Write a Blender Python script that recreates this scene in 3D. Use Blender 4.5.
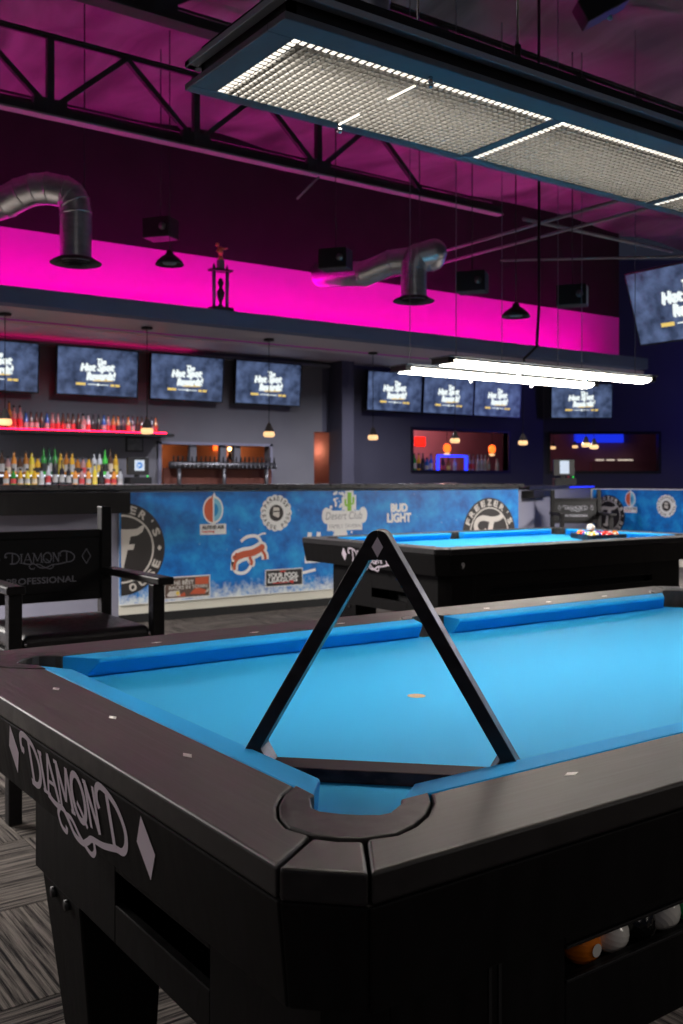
import bpy, bmesh, math, random
from mathutils import Vector, Matrix
random.seed(7)
C = bpy.context.scene
for o in list(bpy.data.objects):
    bpy.data.objects.remove(o)
COL = C.collection
PI = math.pi

# ------------------------------------------------------------------ camera
cam_d = bpy.data.cameras.new('camera')
cam = bpy.data.objects.new('camera', cam_d)
COL.objects.link(cam)
cam.location = (-0.6632, -0.8968, 1.1543)
cam.rotation_euler = (PI/2, 0, 0.95300 - PI/2)
cam_d.sensor_fit = 'HORIZONTAL'
cam_d.sensor_width = 36.0
cam_d.lens = 979.45/683*36.0
cam_d.shift_y = -31.42/683
cam_d.clip_start = 0.05
cam_d.clip_end = 100
cam_d.dof.use_dof = True
cam_d.dof.focus_distance = 1.5
cam_d.dof.aperture_fstop = 14
C.camera = cam

# ------------------------------------------------------------------ world, exposure
W = bpy.data.worlds.new('room_dark')
C.world = W
W.use_nodes = True
W.node_tree.nodes['Background'].inputs[0].default_value = (0.55, 0.6, 1.0, 1)
W.node_tree.nodes['Background'].inputs[1].default_value = 0.024
C.view_settings.view_transform = 'Standard'
C.view_settings.look = 'None'
C.view_settings.exposure = 0.0
C.view_settings.gamma = 1.0
C.view_settings.use_curve_mapping = False
try:
    C.cycles.use_denoising = True
    C.cycles.max_bounces = 8
    C.cycles.diffuse_bounces = 4
    C.cycles.sample_clamp_indirect = 6
    C.cycles.caustics_reflective = False
    C.cycles.caustics_refractive = False
except Exception:
    pass

LAMP_E = 32.0      # louvred lamp over the front table
ROW_E = 26.0        # twin rows over the back table
COVE_E = 46.0      # magenta cove strip

def area_light(name, loc, size, power, col, rot=(0, 0, 0), label=None, cat='light'):
    d = bpy.data.lights.new(name, 'AREA')
    d.shape = 'RECTANGLE'; d.size, d.size_y = size
    d.energy = power; d.color = col
    o = bpy.data.objects.new(name, d); COL.objects.link(o)
    o.location = loc; o.rotation_euler = rot
    return o
def point_light(name, loc, power, col, r=0.05, parent=None):
    d = bpy.data.lights.new(name, 'POINT')
    d.energy = power; d.color = col; d.shadow_soft_size = r
    o = bpy.data.objects.new(name, d); COL.objects.link(o)
    o.location = loc
    if parent: o.parent = parent
    return o
# bare area lights added to brighten the room, standing in for unseen table lamps
area_light('room_fill_light', (-3.6, 0.9, 1.95), (0.5, 1.9), 44, (1, 0.93, 0.86))
area_light('room_fill_light', (-0.9, 5.5, 1.95), (1.9, 0.5), 430, (1, 0.95, 0.90))
area_light('room_fill_light', (8.2, 3.6, 1.95), (1.9, 0.5), 420, (1, 0.95, 0.90))
area_light('room_fill_light', (3.4, -3.2, 1.95), (1.9, 0.5), 50, (1, 0.92, 0.82))
area_light('hall_fill_light', (-1.5, -4.5, 3.6), (2.0, 2.0), 16, (1, 0.88, 0.86), rot=(math.radians(35), 0, 0))

# ------------------------------------------------------------------ materials
def mat(name, col=(0.5, 0.5, 0.5), rough=0.5, metal=0.0, spec=0.5, emit=None, estr=0.0):
    m = bpy.data.materials.new(name)
    m.use_nodes = True
    b = m.node_tree.nodes['Principled BSDF']
    b.inputs['Base Color'].default_value = (*col, 1)
    b.inputs['Roughness'].default_value = rough
    b.inputs['Metallic'].default_value = metal
    b.inputs['Specular IOR Level'].default_value = spec
    if emit:
        b.inputs['Emission Color'].default_value = (*emit, 1)
        b.inputs['Emission Strength'].default_value = estr
    return m
def noisy(name, c1, c2, scale=(8, 8, 8), detail=4, rough=(0.4, 0.6), spec=0.5, metal=0.0, bump=0.0,
          lo=0.35, hi=0.65, dist=0.0):
    """two colours mixed by a stretched noise in object space, with matching roughness and fine relief"""
    m = mat(name, c1, rough[0], metal, spec)
    nt = m.node_tree; N = nt.nodes; L = nt.links; b = N['Principled BSDF']
    tc = N.new('ShaderNodeTexCoord'); mp = N.new('ShaderNodeMapping')
    mp.inputs['Scale'].default_value = scale
    L.new(tc.outputs['Object'], mp.inputs['Vector'])
    no = N.new('ShaderNodeTexNoise'); no.inputs['Scale'].default_value = 1; no.inputs['Detail'].default_value = detail
    no.inputs['Distortion'].default_value = dist
    L.new(mp.outputs[0], no.inputs['Vector'])
    mr = N.new('ShaderNodeMapRange'); mr.inputs[1].default_value = lo; mr.inputs[2].default_value = hi
    L.new(no.outputs[0], mr.inputs[0])
    mx = N.new('ShaderNodeMix'); mx.data_type = 'RGBA'
    mx.inputs[6].default_value = (*c1, 1); mx.inputs[7].default_value = (*c2, 1)
    L.new(mr.outputs[0], mx.inputs[0]); L.new(mx.outputs[2], b.inputs['Base Color'])
    m2 = N.new('ShaderNodeMapRange'); m2.inputs[3].default_value = rough[0]; m2.inputs[4].default_value = rough[1]
    L.new(mr.outputs[0], m2.inputs[0]); L.new(m2.outputs[0], b.inputs['Roughness'])
    if bump:
        bp = N.new('ShaderNodeBump'); bp.inputs['Strength'].default_value = bump; bp.inputs['Distance'].default_value = 0.002
        L.new(no.outputs[0], bp.inputs['Height']); L.new(bp.outputs[0], b.inputs['Normal'])
    return m
M = {}
M['rail_x'] = noisy('black_oak_long', (0.030, 0.027, 0.026), (0.058, 0.052, 0.048), (6, 160, 60), 5, (0.42, 0.54), 0.9, bump=0.15)
M['rail_y'] = noisy('black_oak_short', (0.030, 0.027, 0.026), (0.058, 0.052, 0.048), (160, 6, 60), 5, (0.42, 0.54), 0.9, bump=0.15)
M['cap'] = noisy('black_cap', (0.040, 0.036, 0.034), (0.055, 0.050, 0.046), (30, 30, 30), 3, (0.40, 0.5), 0.9)
M['apron'] = noisy('black_laminate', (0.0045, 0.004, 0.0043), (0.0075, 0.0068, 0.007), (40, 40, 5), 4, (0.5, 0.65), 0.12)
M['band'] = noisy('shaded_edge_band', (0.011, 0.010, 0.011), (0.017, 0.015, 0.016), (40, 40, 40), 3, (0.4, 0.5), 0.4)  # edge band of rails and caps, side shade put into its colour
M['liner'] = noisy('black_rubber', (0.03, 0.028, 0.027), (0.05, 0.046, 0.044), (50, 50, 50), 4, (0.35, 0.5))
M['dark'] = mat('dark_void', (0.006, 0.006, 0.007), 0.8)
M['cloth'] = noisy('blue_cloth', (0.020, 0.375, 0.76), (0.024, 0.395, 0.79), (900, 900, 900), 2, (0.62, 0.72), 0.3, bump=0.05)
M['cloth_c'] = noisy('shaded_cushion_cloth', (0.009, 0.37, 0.86), (0.013, 0.39, 0.88), (900, 900, 900), 2, (0.62, 0.72), 0.25, bump=0.05)  # same cloth as the bed, shaded blue of the cushion faces put into the colour
M['pearl'] = mat('pearl_inlay', (0.90, 0.88, 0.84), 0.3)
M['lav'] = mat('lavender_print', (0.78, 0.68, 0.78), 0.5)
M['greyprint'] = mat('grey_print', (0.40, 0.40, 0.46), 0.6)
M['spot'] = mat('worn_spot', (0.55, 0.36, 0.22), 0.8)
M['rack'] = noisy('rack_black_wood', (0.011, 0.009, 0.011), (0.022, 0.018, 0.022), (25, 25, 60), 4, (0.35, 0.5), 0.35)
M['rackbase'] = noisy('rack_base_wood', (0.022, 0.015, 0.020), (0.050, 0.035, 0.040), (30, 30, 60), 4, (0.5, 0.65), 0.08, lo=0.4, hi=0.6)
M['chair'] = noisy('black_painted_wood', (0.008, 0.0075, 0.008), (0.014, 0.013, 0.014), (20, 20, 80), 4, (0.4, 0.55), 0.3)
M['vinyl'] = noisy('black_vinyl', (0.012, 0.010, 0.012), (0.02, 0.016, 0.02), (60, 60, 60), 4, (0.4, 0.55), 0.5)
M['panelback'] = mat('black_back_panel', (0.006, 0.006, 0.007), 0.6)
M['steel'] = noisy('galvanised_duct', (0.42, 0.43, 0.45), (0.55, 0.56, 0.58), (14, 14, 40), 4, (0.28, 0.42), metal=1.0)
M['chrome'] = mat('chrome', (0.7, 0.7, 0.72), 0.2, 1.0)
M['dullsteel'] = mat('dull_steel', (0.16, 0.16, 0.17), 0.4, 0.8)
M['blackmetal'] = mat('black_metal', (0.012, 0.012, 0.014), 0.45, 0.3)
M['frame'] = noisy('grey_lamp_frame', (0.11, 0.125, 0.15), (0.14, 0.155, 0.18), (30, 30, 30), 3, (0.4, 0.5), 0.5)
M['framelight'] = mat('lit_rim_metal', (0.32, 0.36, 0.42), 0.4)  # lamp frame metal lightened, light on the rim edges put into the colour
M['louver'] = mat('louver_silver', (0.040, 0.038, 0.035), 0.28, 0.15, 0.7)
M['lampglow'] = mat('lamp_tube_glow', (0.8, 0.8, 0.8), 0.5, emit=(1.0, 0.92, 0.80), estr=LAMP_E)
M['ledglow'] = mat('white_led', (0.8, 0.8, 0.8), 0.5, emit=(1.0, 0.9, 0.76), estr=1.3)
M['rowglow'] = mat('row_lens_glow', (0.8, 0.8, 0.8), 0.5, emit=(1.0, 0.93, 0.80), estr=ROW_E)
M['magled'] = mat('magenta_led', (0.5, 0, 0.3), 0.5, emit=(1.0, 0.0, 0.48), estr=COVE_E)
M['pinkled'] = mat('pink_led', (0.5, 0, 0.2), 0.5, emit=(1.0, 0.01, 0.22), estr=4)
M['redled'] = mat('red_led', (0.5, 0, 0), 0.5, emit=(1.0, 0.003, 0.035), estr=18)
M['whiteled'] = mat('shelf_led', (0.5, 0.5, 0.5), 0.5, emit=(0.8, 0.85, 1.0), estr=1.3)
M['blueled'] = mat('blue_led', (0, 0, 0.5), 0.5, emit=(0.02, 0.04, 1.0), estr=2.5)
M['truss'] = noisy('black_steel', (0.02, 0.02, 0.022), (0.035, 0.033, 0.035), (10, 10, 10), 3, (0.5, 0.65), 0.5)
M['lit_steel'] = noisy('cove_lit_steel', (0.24, 0.22, 0.24), (0.30, 0.28, 0.30), (6, 6, 6), 3, (0.5, 0.65), 0.5)  # truss steel lightened: cove light on flange and pipes put into the colour
M['deck'] = noisy('foil_roof_insulation', (0.09, 0.085, 0.09), (0.22, 0.20, 0.22), (2.2, 0.5, 2), 6, (0.45, 0.7), 0.5, dist=1.5)
M['darkwall'] = noisy('dark_upper_paint', (0.020, 0.017, 0.020), (0.026, 0.022, 0.026), (3, 3, 3), 4, (0.8, 0.9), 0.2)
M['covewall'] = mat('glow_tinted_cove', (0.75, 0.10, 0.70), 0.8, spec=0.1)  # white panel tinted: the magenta glow is put into its colour
M['fascia'] = noisy('slate_blue_fascia', (0.09, 0.135, 0.26), (0.105, 0.15, 0.28), (4, 4, 4), 3, (0.55, 0.7), 0.4)
M['soffit'] = noisy('pale_soffit', (0.50, 0.46, 0.52), (0.55, 0.51, 0.57), (2, 2, 2), 3, (0.35, 0.45), 0.5)
M['barceil'] = noisy('grey_bar_ceiling', (0.42, 0.38, 0.43), (0.46, 0.42, 0.47), (2, 2, 2), 3, (0.5, 0.6), 0.4)
M['barwall'] = noisy('grey_bar_wall', (0.15, 0.15, 0.17), (0.17, 0.17, 0.19), (2, 2, 2), 4, (0.7, 0.85), 0.3)
M['navywall'] = noisy('navy_wall', (0.065, 0.065, 0.095), (0.075, 0.075, 0.11), (2, 2, 2), 4, (0.6, 0.75), 0.4)
M['palewall'] = noisy('pale_half_wall', (0.22, 0.22, 0.29), (0.24, 0.24, 0.31), (3, 3, 3), 4, (0.7, 0.8), 0.3)
M['creamwall'] = noisy('cream_half_wall', (0.66, 0.64, 0.56), (0.70, 0.68, 0.60), (3, 3, 3), 4, (0.6, 0.7), 0.3)
M['orangewall'] = noisy('terracotta_wall', (0.34, 0.15, 0.085), (0.40, 0.18, 0.10), (2, 2, 2), 4, (0.7, 0.85), 0.3)
M['rustpanel'] = noisy('rust_panel', (0.15, 0.05, 0.035), (0.18, 0.06, 0.04), (3, 3, 3), 4, (0.5, 0.65), 0.3)
M['plumwall'] = noisy('plum_wall', (0.25, 0.13, 0.17), (0.30, 0.16, 0.20), (2, 2, 2), 4, (0.7, 0.85), 0.3)
M['bartop'] = noisy('black_stone_top', (0.012, 0.011, 0.013), (0.03, 0.027, 0.03), (40, 40, 40), 5, (0.25, 0.4), 0.5)
M['white'] = mat('white_print', (0.80, 0.80, 0.80), 0.5)
M['offwhite'] = mat('cream_print', (0.62, 0.58, 0.54), 0.5)
M['black'] = mat('black_print', (0.022, 0.018, 0.018), 0.5)
M['orange'] = mat('orange_print', (0.55, 0.10, 0.04), 0.5)
M['redprint'] = mat('red_print', (0.62, 0.04, 0.03), 0.5)
M['green'] = mat('green_print', (0.25, 0.55, 0.03), 0.5)
M['paleblue'] = mat('pale_blue_print', (0.20, 0.52, 0.70), 0.5)
M['yellow'] = mat('yellow_print', (0.75, 0.55, 0.10), 0.5)
M['bezel'] = mat('tv_bezel', (0.008, 0.008, 0.009), 0.35)
M['scrwhite'] = mat('screen_white', (0, 0, 0), 0.5, emit=(0.92, 1.0, 1.0), estr=1.0)
M['scryellow'] = mat('screen_yellow', (0, 0, 0), 0.5, emit=(0.85, 0.60, 0.16), estr=1.0)
M['scrblue'] = mat('screen_blue', (0, 0, 0), 0.5, emit=(0.05, 0.25, 0.7), estr=1.0)
M['warmglow'] = mat('warm_lamp_glass', (0.8, 0.6, 0.3), 0.4, emit=(1.0, 0.60, 0.28), estr=1.2)
M['whiteglow'] = mat('knob_glow', (0.8, 0.8, 0.8), 0.4, emit=(1.0, 0.95, 0.9), estr=2.0)  # for the hanging knobs, no lamps: their brightness is put in as emission
M['hotglow'] = mat('sconce_bulb', (0.8, 0.6, 0.3), 0.4, emit=(1.0, 0.62, 0.28), estr=5.0)
M['redglow'] = mat('red_sign', (0.6, 0, 0), 0.4, emit=(1.0, 0.02, 0.01), estr=1.4)
M['lanternglow'] = mat('orange_lantern', (0.6, 0.1, 0), 0.4, emit=(1.0, 0.13, 0.015), estr=2.5)
M['amberdot'] = mat('amber_lamp', (0.6, 0.3, 0), 0.4, emit=(1.0, 0.35, 0.01), estr=1.5)
M['greendot'] = mat('green_lamp', (0, 0.6, 0.1), 0.4, emit=(0.05, 1.0, 0.1), estr=0.8)
M['shadeglass'] = mat('smoky_shade_glass', (0.10, 0.09, 0.09), 0.1, spec=0.8)
M['downglow'] = mat('downlight_lens', (0.8, 0.8, 0.8), 0.4, emit=(1.0, 0.9, 0.95), estr=0.6)
M['gold'] = mat('gold_plastic', (0.55, 0.30, 0.12), 0.3, 0.8)
M['picture'] = noisy('dim_picture', (0.06, 0.065, 0.07), (0.16, 0.17, 0.18), (9, 9, 12), 4, (0.4, 0.6))

# screen picture: cloudy blue-grey slate
def screen_mat():
    m = mat('slate_screen', (0, 0, 0), 0.4)
    nt = m.node_tree; N = nt.nodes; L = nt.links; b = N['Principled BSDF']
    tc = N.new('ShaderNodeTexCoord')
    no = N.new('ShaderNodeTexNoise'); no.inputs['Scale'].default_value = 5; no.inputs['Detail'].default_value = 6; no.inputs['Roughness'].default_value = 0.65
    L.new(tc.outputs['Object'], no.inputs['Vector'])
    cr = N.new('ShaderNodeValToRGB')
    cr.color_ramp.elements[0].position = 0.32; cr.color_ramp.elements[0].color = (0.010, 0.017, 0.040, 1)
    cr.color_ramp.elements[1].position = 0.70; cr.color_ramp.elements[1].color = (0.115, 0.165, 0.32, 1)
    L.new(no.outputs[0], cr.inputs[0]); L.new(cr.outputs[0], b.inputs['Emission Color'])
    b.inputs['Emission Strength'].default_value = 1.0
    return m
M['screen'] = screen_mat()

# frosty blue banner print, white frost along its lower edge
def banner_mat():
    m = mat('frosty_blue_print', (0, 0.3, 0.7), 0.45)
    nt = m.node_tree; N = nt.nodes; L = nt.links; b = N['Principled BSDF']
    tc = N.new('ShaderNodeTexCoord')
    n1 = N.new('ShaderNodeTexNoise'); n1.inputs['Scale'].default_value = 5; n1.inputs['Detail'].default_value = 7; n1.inputs['Roughness'].default_value = 0.62
    n2 = N.new('ShaderNodeTexNoise'); n2.inputs['Scale'].default_value = 17; n2.inputs['Detail'].default_value = 6; n2.inputs['Roughness'].default_value = 0.7
    vo = N.new('ShaderNodeTexVoronoi'); vo.inputs['Scale'].default_value = 13
    for n in (n1, n2, vo): L.new(tc.outputs['Object'], n.inputs['Vector'])
    cr = N.new('ShaderNodeValToRGB')
    e = cr.color_ramp.elements
    e[0].position = 0.30; e[0].color = (0.0, 0.075, 0.36, 1)
    e[1].position = 0.72; e[1].color = (0.015, 0.38, 0.78, 1)
    x = cr.color_ramp.elements.new(0.5); x.color = (0.0, 0.19, 0.62, 1)
    L.new(n1.outputs[0], cr.inputs[0])
    sp = N.new('ShaderNodeSeparateXYZ'); L.new(tc.outputs['Object'], sp.inputs[0])
    # frost amount: height of print above its lower edge, broken by noise
    mr = N.new('ShaderNodeMapRange'); mr.inputs[1].default_value = 0.30; mr.inputs[2].default_value = 0.02
    L.new(sp.outputs[2], mr.inputs[0])
    ml = N.new('ShaderNodeMath'); ml.operation = 'MULTIPLY'
    L.new(mr.outputs[0], ml.inputs[0]); L.new(n2.outputs[0], ml.inputs[1])
    m3 = N.new('ShaderNodeMapRange'); m3.inputs[1].default_value = 0.30; m3.inputs[2].default_value = 0.55
    L.new(ml.outputs[0], m3.inputs[0])
    # droplets
    m4 = N.new('ShaderNodeMapRange'); m4.inputs[1].default_value = 0.17; m4.inputs[2].default_value = 0.08
    L.new(vo.outputs['Distance'], m4.inputs[0])
    m5 = N.new('ShaderNodeMapRange'); m5.inputs[1].default_value = 0.55; m5.inputs[2].default_value = 0.62
    L.new(n2.outputs[0], m5.inputs[0])
    m6 = N.new('ShaderNodeMath'); m6.operation = 'MULTIPLY'; L.new(m4.outputs[0], m6.inputs[0]); L.new(m5.outputs[0], m6.inputs[1])
    m7 = N.new('ShaderNodeMath'); m7.operation = 'MULTIPLY'; m7.inputs[1].default_value = 0.5; L.new(m6.outputs[0], m7.inputs[0])
    mx = N.new('ShaderNodeMath'); mx.operation = 'MAXIMUM'; L.new(m3.outputs[0], mx.inputs[0]); L.new(m7.outputs[0], mx.inputs[1])
    mix = N.new('ShaderNodeMix'); mix.data_type = 'RGBA'; mix.inputs[7].default_value = (0.68, 0.74, 0.78, 1)
    L.new(mx.outputs[0], mix.inputs[0]); L.new(cr.outputs[0], mix.inputs[6]); L.new(mix.outputs[2], b.inputs['Base Color'])
    return m
M['banner'] = banner_mat()

# striped carpet tile, stripes along the tile's own x
def carpet_mat():
    m = mat('striped_carpet', (0.1, 0.1, 0.1), 0.95, spec=0.05)
    nt = m.node_tree; N = nt.nodes; L = nt.links; b = N['Principled BSDF']
    tc = N.new('ShaderNodeTexCoord'); oi = N.new('ShaderNodeObjectInfo')
    ad = N.new('ShaderNodeVectorMath'); ad.operation = 'ADD'
    sc = N.new('ShaderNodeVectorMath'); sc.operation = 'SCALE'; sc.inputs[3].default_value = 37
    cb = N.new('ShaderNodeCombineXYZ'); L.new(oi.outputs['Random'], cb.inputs[0]); L.new(oi.outputs['Random'], cb.inputs[1])
    L.new(cb.outputs[0], sc.inputs[0]); L.new(tc.outputs['Object'], ad.inputs[0]); L.new(sc.outputs[0], ad.inputs[1])
    mp = N.new('ShaderNodeMapping'); mp.inputs['Scale'].default_value = (2.5, 75, 1); L.new(ad.outputs[0], mp.inputs[0])
    n1 = N.new('ShaderNodeTexNoise'); n1.inputs['Scale'].default_value = 1; n1.inputs['Detail'].default_value = 4; n1.inputs['Roughness'].default_value = 0.7
    L.new(mp.outputs[0], n1.inputs['Vector'])
    n2 = N.new('ShaderNodeTexNoise'); n2.inputs['Scale'].default_value = 420; n2.inputs['Detail'].default_value = 2
    L.new(tc.outputs['Object'], n2.inputs['Vector'])
    cr = N.new('ShaderNodeValToRGB')
    cr.color_ramp.elements[0].position = 0.40; cr.color_ramp.elements[0].color = (0.018, 0.016, 0.018, 1)
    cr.color_ramp.elements[1].position = 0.60; cr.color_ramp.elements[1].color = (0.29, 0.255, 0.23, 1)
    L.new(n1.outputs[0], cr.inputs[0])
    mx = N.new('ShaderNodeMix'); mx.data_type = 'RGBA'; mx.blend_type = 'MULTIPLY'; mx.inputs[0].default_value = 0.6
    L.new(cr.outputs[0], mx.inputs[6]); L.new(n2.outputs[0], mx.inputs[7]); L.new(mx.outputs[2], b.inputs['Base Color'])
    bp = N.new('ShaderNodeBump'); bp.inputs['Strength'].default_value = 0.4; bp.inputs['Distance'].default_value = 0.003
    L.new(n1.outputs[0], bp.inputs['Height']); L.new(bp.outputs[0], b.inputs['Normal'])
    return m
M['carpet'] = carpet_mat()

# ------------------------------------------------------------------ mesh helpers
def tag(o, label=None, cat=None, group=None, kind=None):
    if label: o['label'] = label
    if cat: o['category'] = cat
    if group: o['group'] = group
    if kind: o['kind'] = kind
    return o
def empty(name, loc=(0, 0, 0), rz=0.0, label=None, cat=None, group=None):
    o = bpy.data.objects.new(name, None); COL.objects.link(o)
    o.empty_display_size = 0.05
    o.location = loc; o.rotation_euler = (0, 0, rz)
    return tag(o, label, cat, group)
class MB:
    def __init__(s): s.v = []; s.f = []; s.mi = []; s.cur = 0; s.sm = []
    def add(s, vs, fs, smooth=False):
        n = len(s.v); s.v += [tuple(map(float, v)) for v in vs]
        for f in fs:
            s.f.append([i+n for i in f]); s.mi.append(s.cur); s.sm.append(smooth)
        return s
    def box(s, a, b, T=None):
        (x0, y0, z0), (x1, y1, z1) = a, b
        vs = [(x0, y0, z0), (x1, y0, z0), (x1, y1, z0), (x0, y1, z0), (x0, y0, z1), (x1, y0, z1), (x1, y1, z1), (x0, y1, z1)]
        return s.hexa(vs, T)
    def hexa(s, vs, T=None):
        if T: vs = [T @ Vector(v) for v in vs]
        return s.add(vs, [(3, 2, 1, 0), (4, 5, 6, 7), (0, 1, 5, 4), (1, 2, 6, 5), (2, 3, 7, 6), (3, 0, 4, 7)])
    def bar(s, p, q, w, h=None, up=(0, 0, 1)):
        """square bar from p to q"""
        h = h or w; p = Vector(p); q = Vector(q); d = (q-p).normalized(); u = Vector(up)
        r = d.cross(u)
        if r.length < 1e-4: r = d.cross(Vector((1, 0, 0)))
        r.normalize(); u = r.cross(d).normalized(); r = r*w/2; u = u*h/2
        return s.hexa([p-r-u, p+r-u, p+r+u, p-r+u, q-r-u, q+r-u, q+r+u, q-r+u])
    def prism(s, pts, z0, z1, side=None):
        """2-D outline extruded from z0 to z1 (counter-clockwise)"""
        n = len(pts)
        a = sum(pts[i][0]*pts[(i+1) % n][1]-pts[(i+1) % n][0]*pts[i][1] for i in range(n))
        if a < 0: pts = pts[::-1]
        vs = [(x, y, z0) for x, y in pts]+[(x, y, z1) for x, y in pts]
        fs = [list(range(n-1, -1, -1)), list(range(n, 2*n))]
        fs += [(i, (i+1) % n, n+(i+1) % n, n+i) for i in range(n)]
        s.add(vs, fs)
        if side is not None: s.mi[-n:] = [side]*n
        return s
    def loft(s, rings, close=True, caps=True, smooth=False):
        n = len(rings[0]); vs = [v for r in rings for v in r]; fs = []
        for k in range(len(rings)-1):
            for i in range(n if close else n-1):
                j = (i+1) % n
                fs.append((k*n+i, k*n+j, (k+1)*n+j, (k+1)*n+i))
        if caps: fs += [list(range(n-1, -1, -1)), [(len(rings)-1)*n+i for i in range(n)]]
        return s.add(vs, fs, smooth)
    def tube(s, path, r, n=10, caps=True, smooth=True):
        path = [Vector(p) for p in path]; rings = []
        up = None
        for i, p in enumerate(path):
            d = (path[min(i+1, len(path)-1)]-path[max(i-1, 0)]).normalized()
            if up is None: up = Vector((0, 0, 1)) if abs(d.z) < 0.9 else Vector((1, 0, 0))
            a = d.cross(up).normalized(); b = a.cross(d).normalized(); up = b
            rr = r[i] if isinstance(r, (list, tuple)) else r
            rings.append([p+a*rr*math.cos(t*2*PI/n)+b*rr*math.sin(t*2*PI/n) for t in range(n)])
        return s.loft(rings, True, caps, smooth)
    def lathe(s, prof, n=16, c=(0, 0, 0), smooth=True, caps=True):
        rings = [[(c[0]+r*math.cos(t*2*PI/n), c[1]+r*math.sin(t*2*PI/n), c[2]+z) for t in range(n)] for r, z in prof]
        return s.loft(rings, True, caps, smooth)
    def sphere(s, c, r, n=16, m=10, sc=(1, 1, 1)):
        rings = []
        for k in range(m+1):
            a = -PI/2+PI*k/m; rr = max(r*math.cos(a), 1e-5)
            rings.append([(c[0]+sc[0]*rr*math.cos(t*2*PI/n), c[1]+sc[1]*rr*math.sin(t*2*PI/n), c[2]+sc[2]*r*math.sin(a)) for t in range(n)])
        return s.loft(rings, True, True, True)
    def build(s, name, mats, parent=None, bevel=0, seg=2, angle=35):
        me = bpy.data.meshes.new(name)
        me.from_pydata(s.v, [], s.f)
        ms = mats if isinstance(mats, (list, tuple)) else [mats]
        for m in ms: me.materials.append(M[m] if isinstance(m, str) else m)
        for i, p in enumerate(me.polygons):
            p.material_index = s.mi[i]; p.use_smooth = s.sm[i]
        me.update()
        o = bpy.data.objects.new(name, me); COL.objects.link(o)
        if parent: o.parent = parent
        if bevel:
            b = o.modifiers.new('bevel', 'BEVEL'); b.width = bevel; b.segments = seg
            b.limit_method = 'ANGLE'; b.angle_limit = math.radians(angle); b.harden_normals = False
        return o
def add(name, mats, parent=None, bevel=0, **k):
    mb = MB(); return mb
def copy_tree(o, parent=None):
    c = o.copy(); COL.objects.link(c); c.parent = parent
    for ch in list(o.children): copy_tree(ch, c)
    return c

# ------------------------------------------------------------------ flat print helpers
class Pl:
    """a plane for prints: origin, unit u and v, normal n = u x v"""
    def __init__(s, o, u, v): s.o = Vector(o); s.u = Vector(u).normalized(); s.v = Vector(v).normalized(); s.n = s.u.cross(s.v)
    def at(s, x, y, off): return s.o+s.u*x+s.v*y+s.n*off
_j = [0]
def jit(off):
    _j[0] = (_j[0]+1) % 24
    return off+_j[0]*1.5e-5
def poly(mb, pl, pts, off):
    n = len(pts); off = jit(off)
    if n < 3: return
    a = sum(pts[i][0]*pts[(i+1) % n][1]-pts[(i+1) % n][0]*pts[i][1] for i in range(n))
    if a < 0: pts = pts[::-1]
    mb.add([pl.at(x, y, off) for x, y in pts], [list(range(n))])
def rect(mb, pl, x0, y0, x1, y1, off): poly(mb, pl, [(x0, y0), (x1, y0), (x1, y1), (x0, y1)], off)
def ell(mb, pl, cx, cy, rx, ry, off, n=40, a0=0, a1=2*PI):
    full = abs(a1-a0) > 6.28
    k = n if full else n+1
    poly(mb, pl, [(cx+rx*math.cos(a0+(a1-a0)*i/n), cy+ry*math.sin(a0+(a1-a0)*i/n)) for i in range(k)], off)
def ring(mb, pl, cx, cy, r0, r1, off, n=48, a0=0.0, a1=2*PI):
    vs = []; fs = []
    for i in range(n+1):
        a = a0+(a1-a0)*i/n
        vs += [pl.at(cx+r0*math.cos(a), cy+r0*math.sin(a), off), pl.at(cx+r1*math.cos(a), cy+r1*math.sin(a), off)]
    for i in range(n): fs.append((2*i, 2*i+1, 2*i+3, 2*i+2))
    mb.add(vs, fs)
def ribbon(mb, pl, pts, w, off, taper=None):
    P = [Vector((x, y)) for x, y in pts]; vs = []; n = len(P); off = jit(off)
    for i, p in enumerate(P):
        d = (P[min(i+1, n-1)]-P[max(i-1, 0)]); d = d.normalized() if d.length > 1e-9 else Vector((1, 0))
        ww = w*(taper[i] if taper else 1)/2
        nn = Vector((-d.y, d.x))*ww
        vs += [pl.at(p.x-nn.x, p.y-nn.y, off), pl.at(p.x+nn.x, p.y+nn.y, off)]
    mb.add(vs, [(2*i, 2*i+2, 2*i+3, 2*i+1) for i in range(n-1)])
def spline(pts, k=6):
    out = []; n = len(pts)
    for i in range(n-1):
        p0, p1, p2, p3 = pts[max(i-1, 0)], pts[i], pts[i+1], pts[min(i+2, n-1)]
        for j in range(k):
            t = j/k; t2 = t*t; t3 = t2*t
            out.append(tuple(0.5*((2*p1[c])+(-p0[c]+p2[c])*t+(2*p0[c]-5*p1[c]+4*p2[c]-p3[c])*t2+(-p0[c]+3*p1[c]-3*p2[c]+p3[c])*t3) for c in (0, 1)))
    out.append(pts[-1]); return out
_tx = {}
def glyphs(s, shear=0.0):
    key = (s, shear)
    if key not in _tx:
        cu = bpy.data.curves.new('t', 'FONT'); cu.body = s; cu.shear = shear; cu.resolution_u = 3; cu.fill_mode = 'FRONT'
        ob = bpy.data.objects.new('t', cu); COL.objects.link(ob)
        dg = bpy.context.evaluated_depsgraph_get(); dg.update()
        me = bpy.data.meshes.new_from_object(ob.evaluated_get(dg))
        vs = [(v.co.x, v.co.y) for v in me.vertices]; fs = [list(p.vertices) for p in me.polygons]
        bpy.data.objects.remove(ob); bpy.data.curves.remove(cu); bpy.data.meshes.remove(me)
        _tx[key] = (vs, fs)
    return _tx[key]
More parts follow.
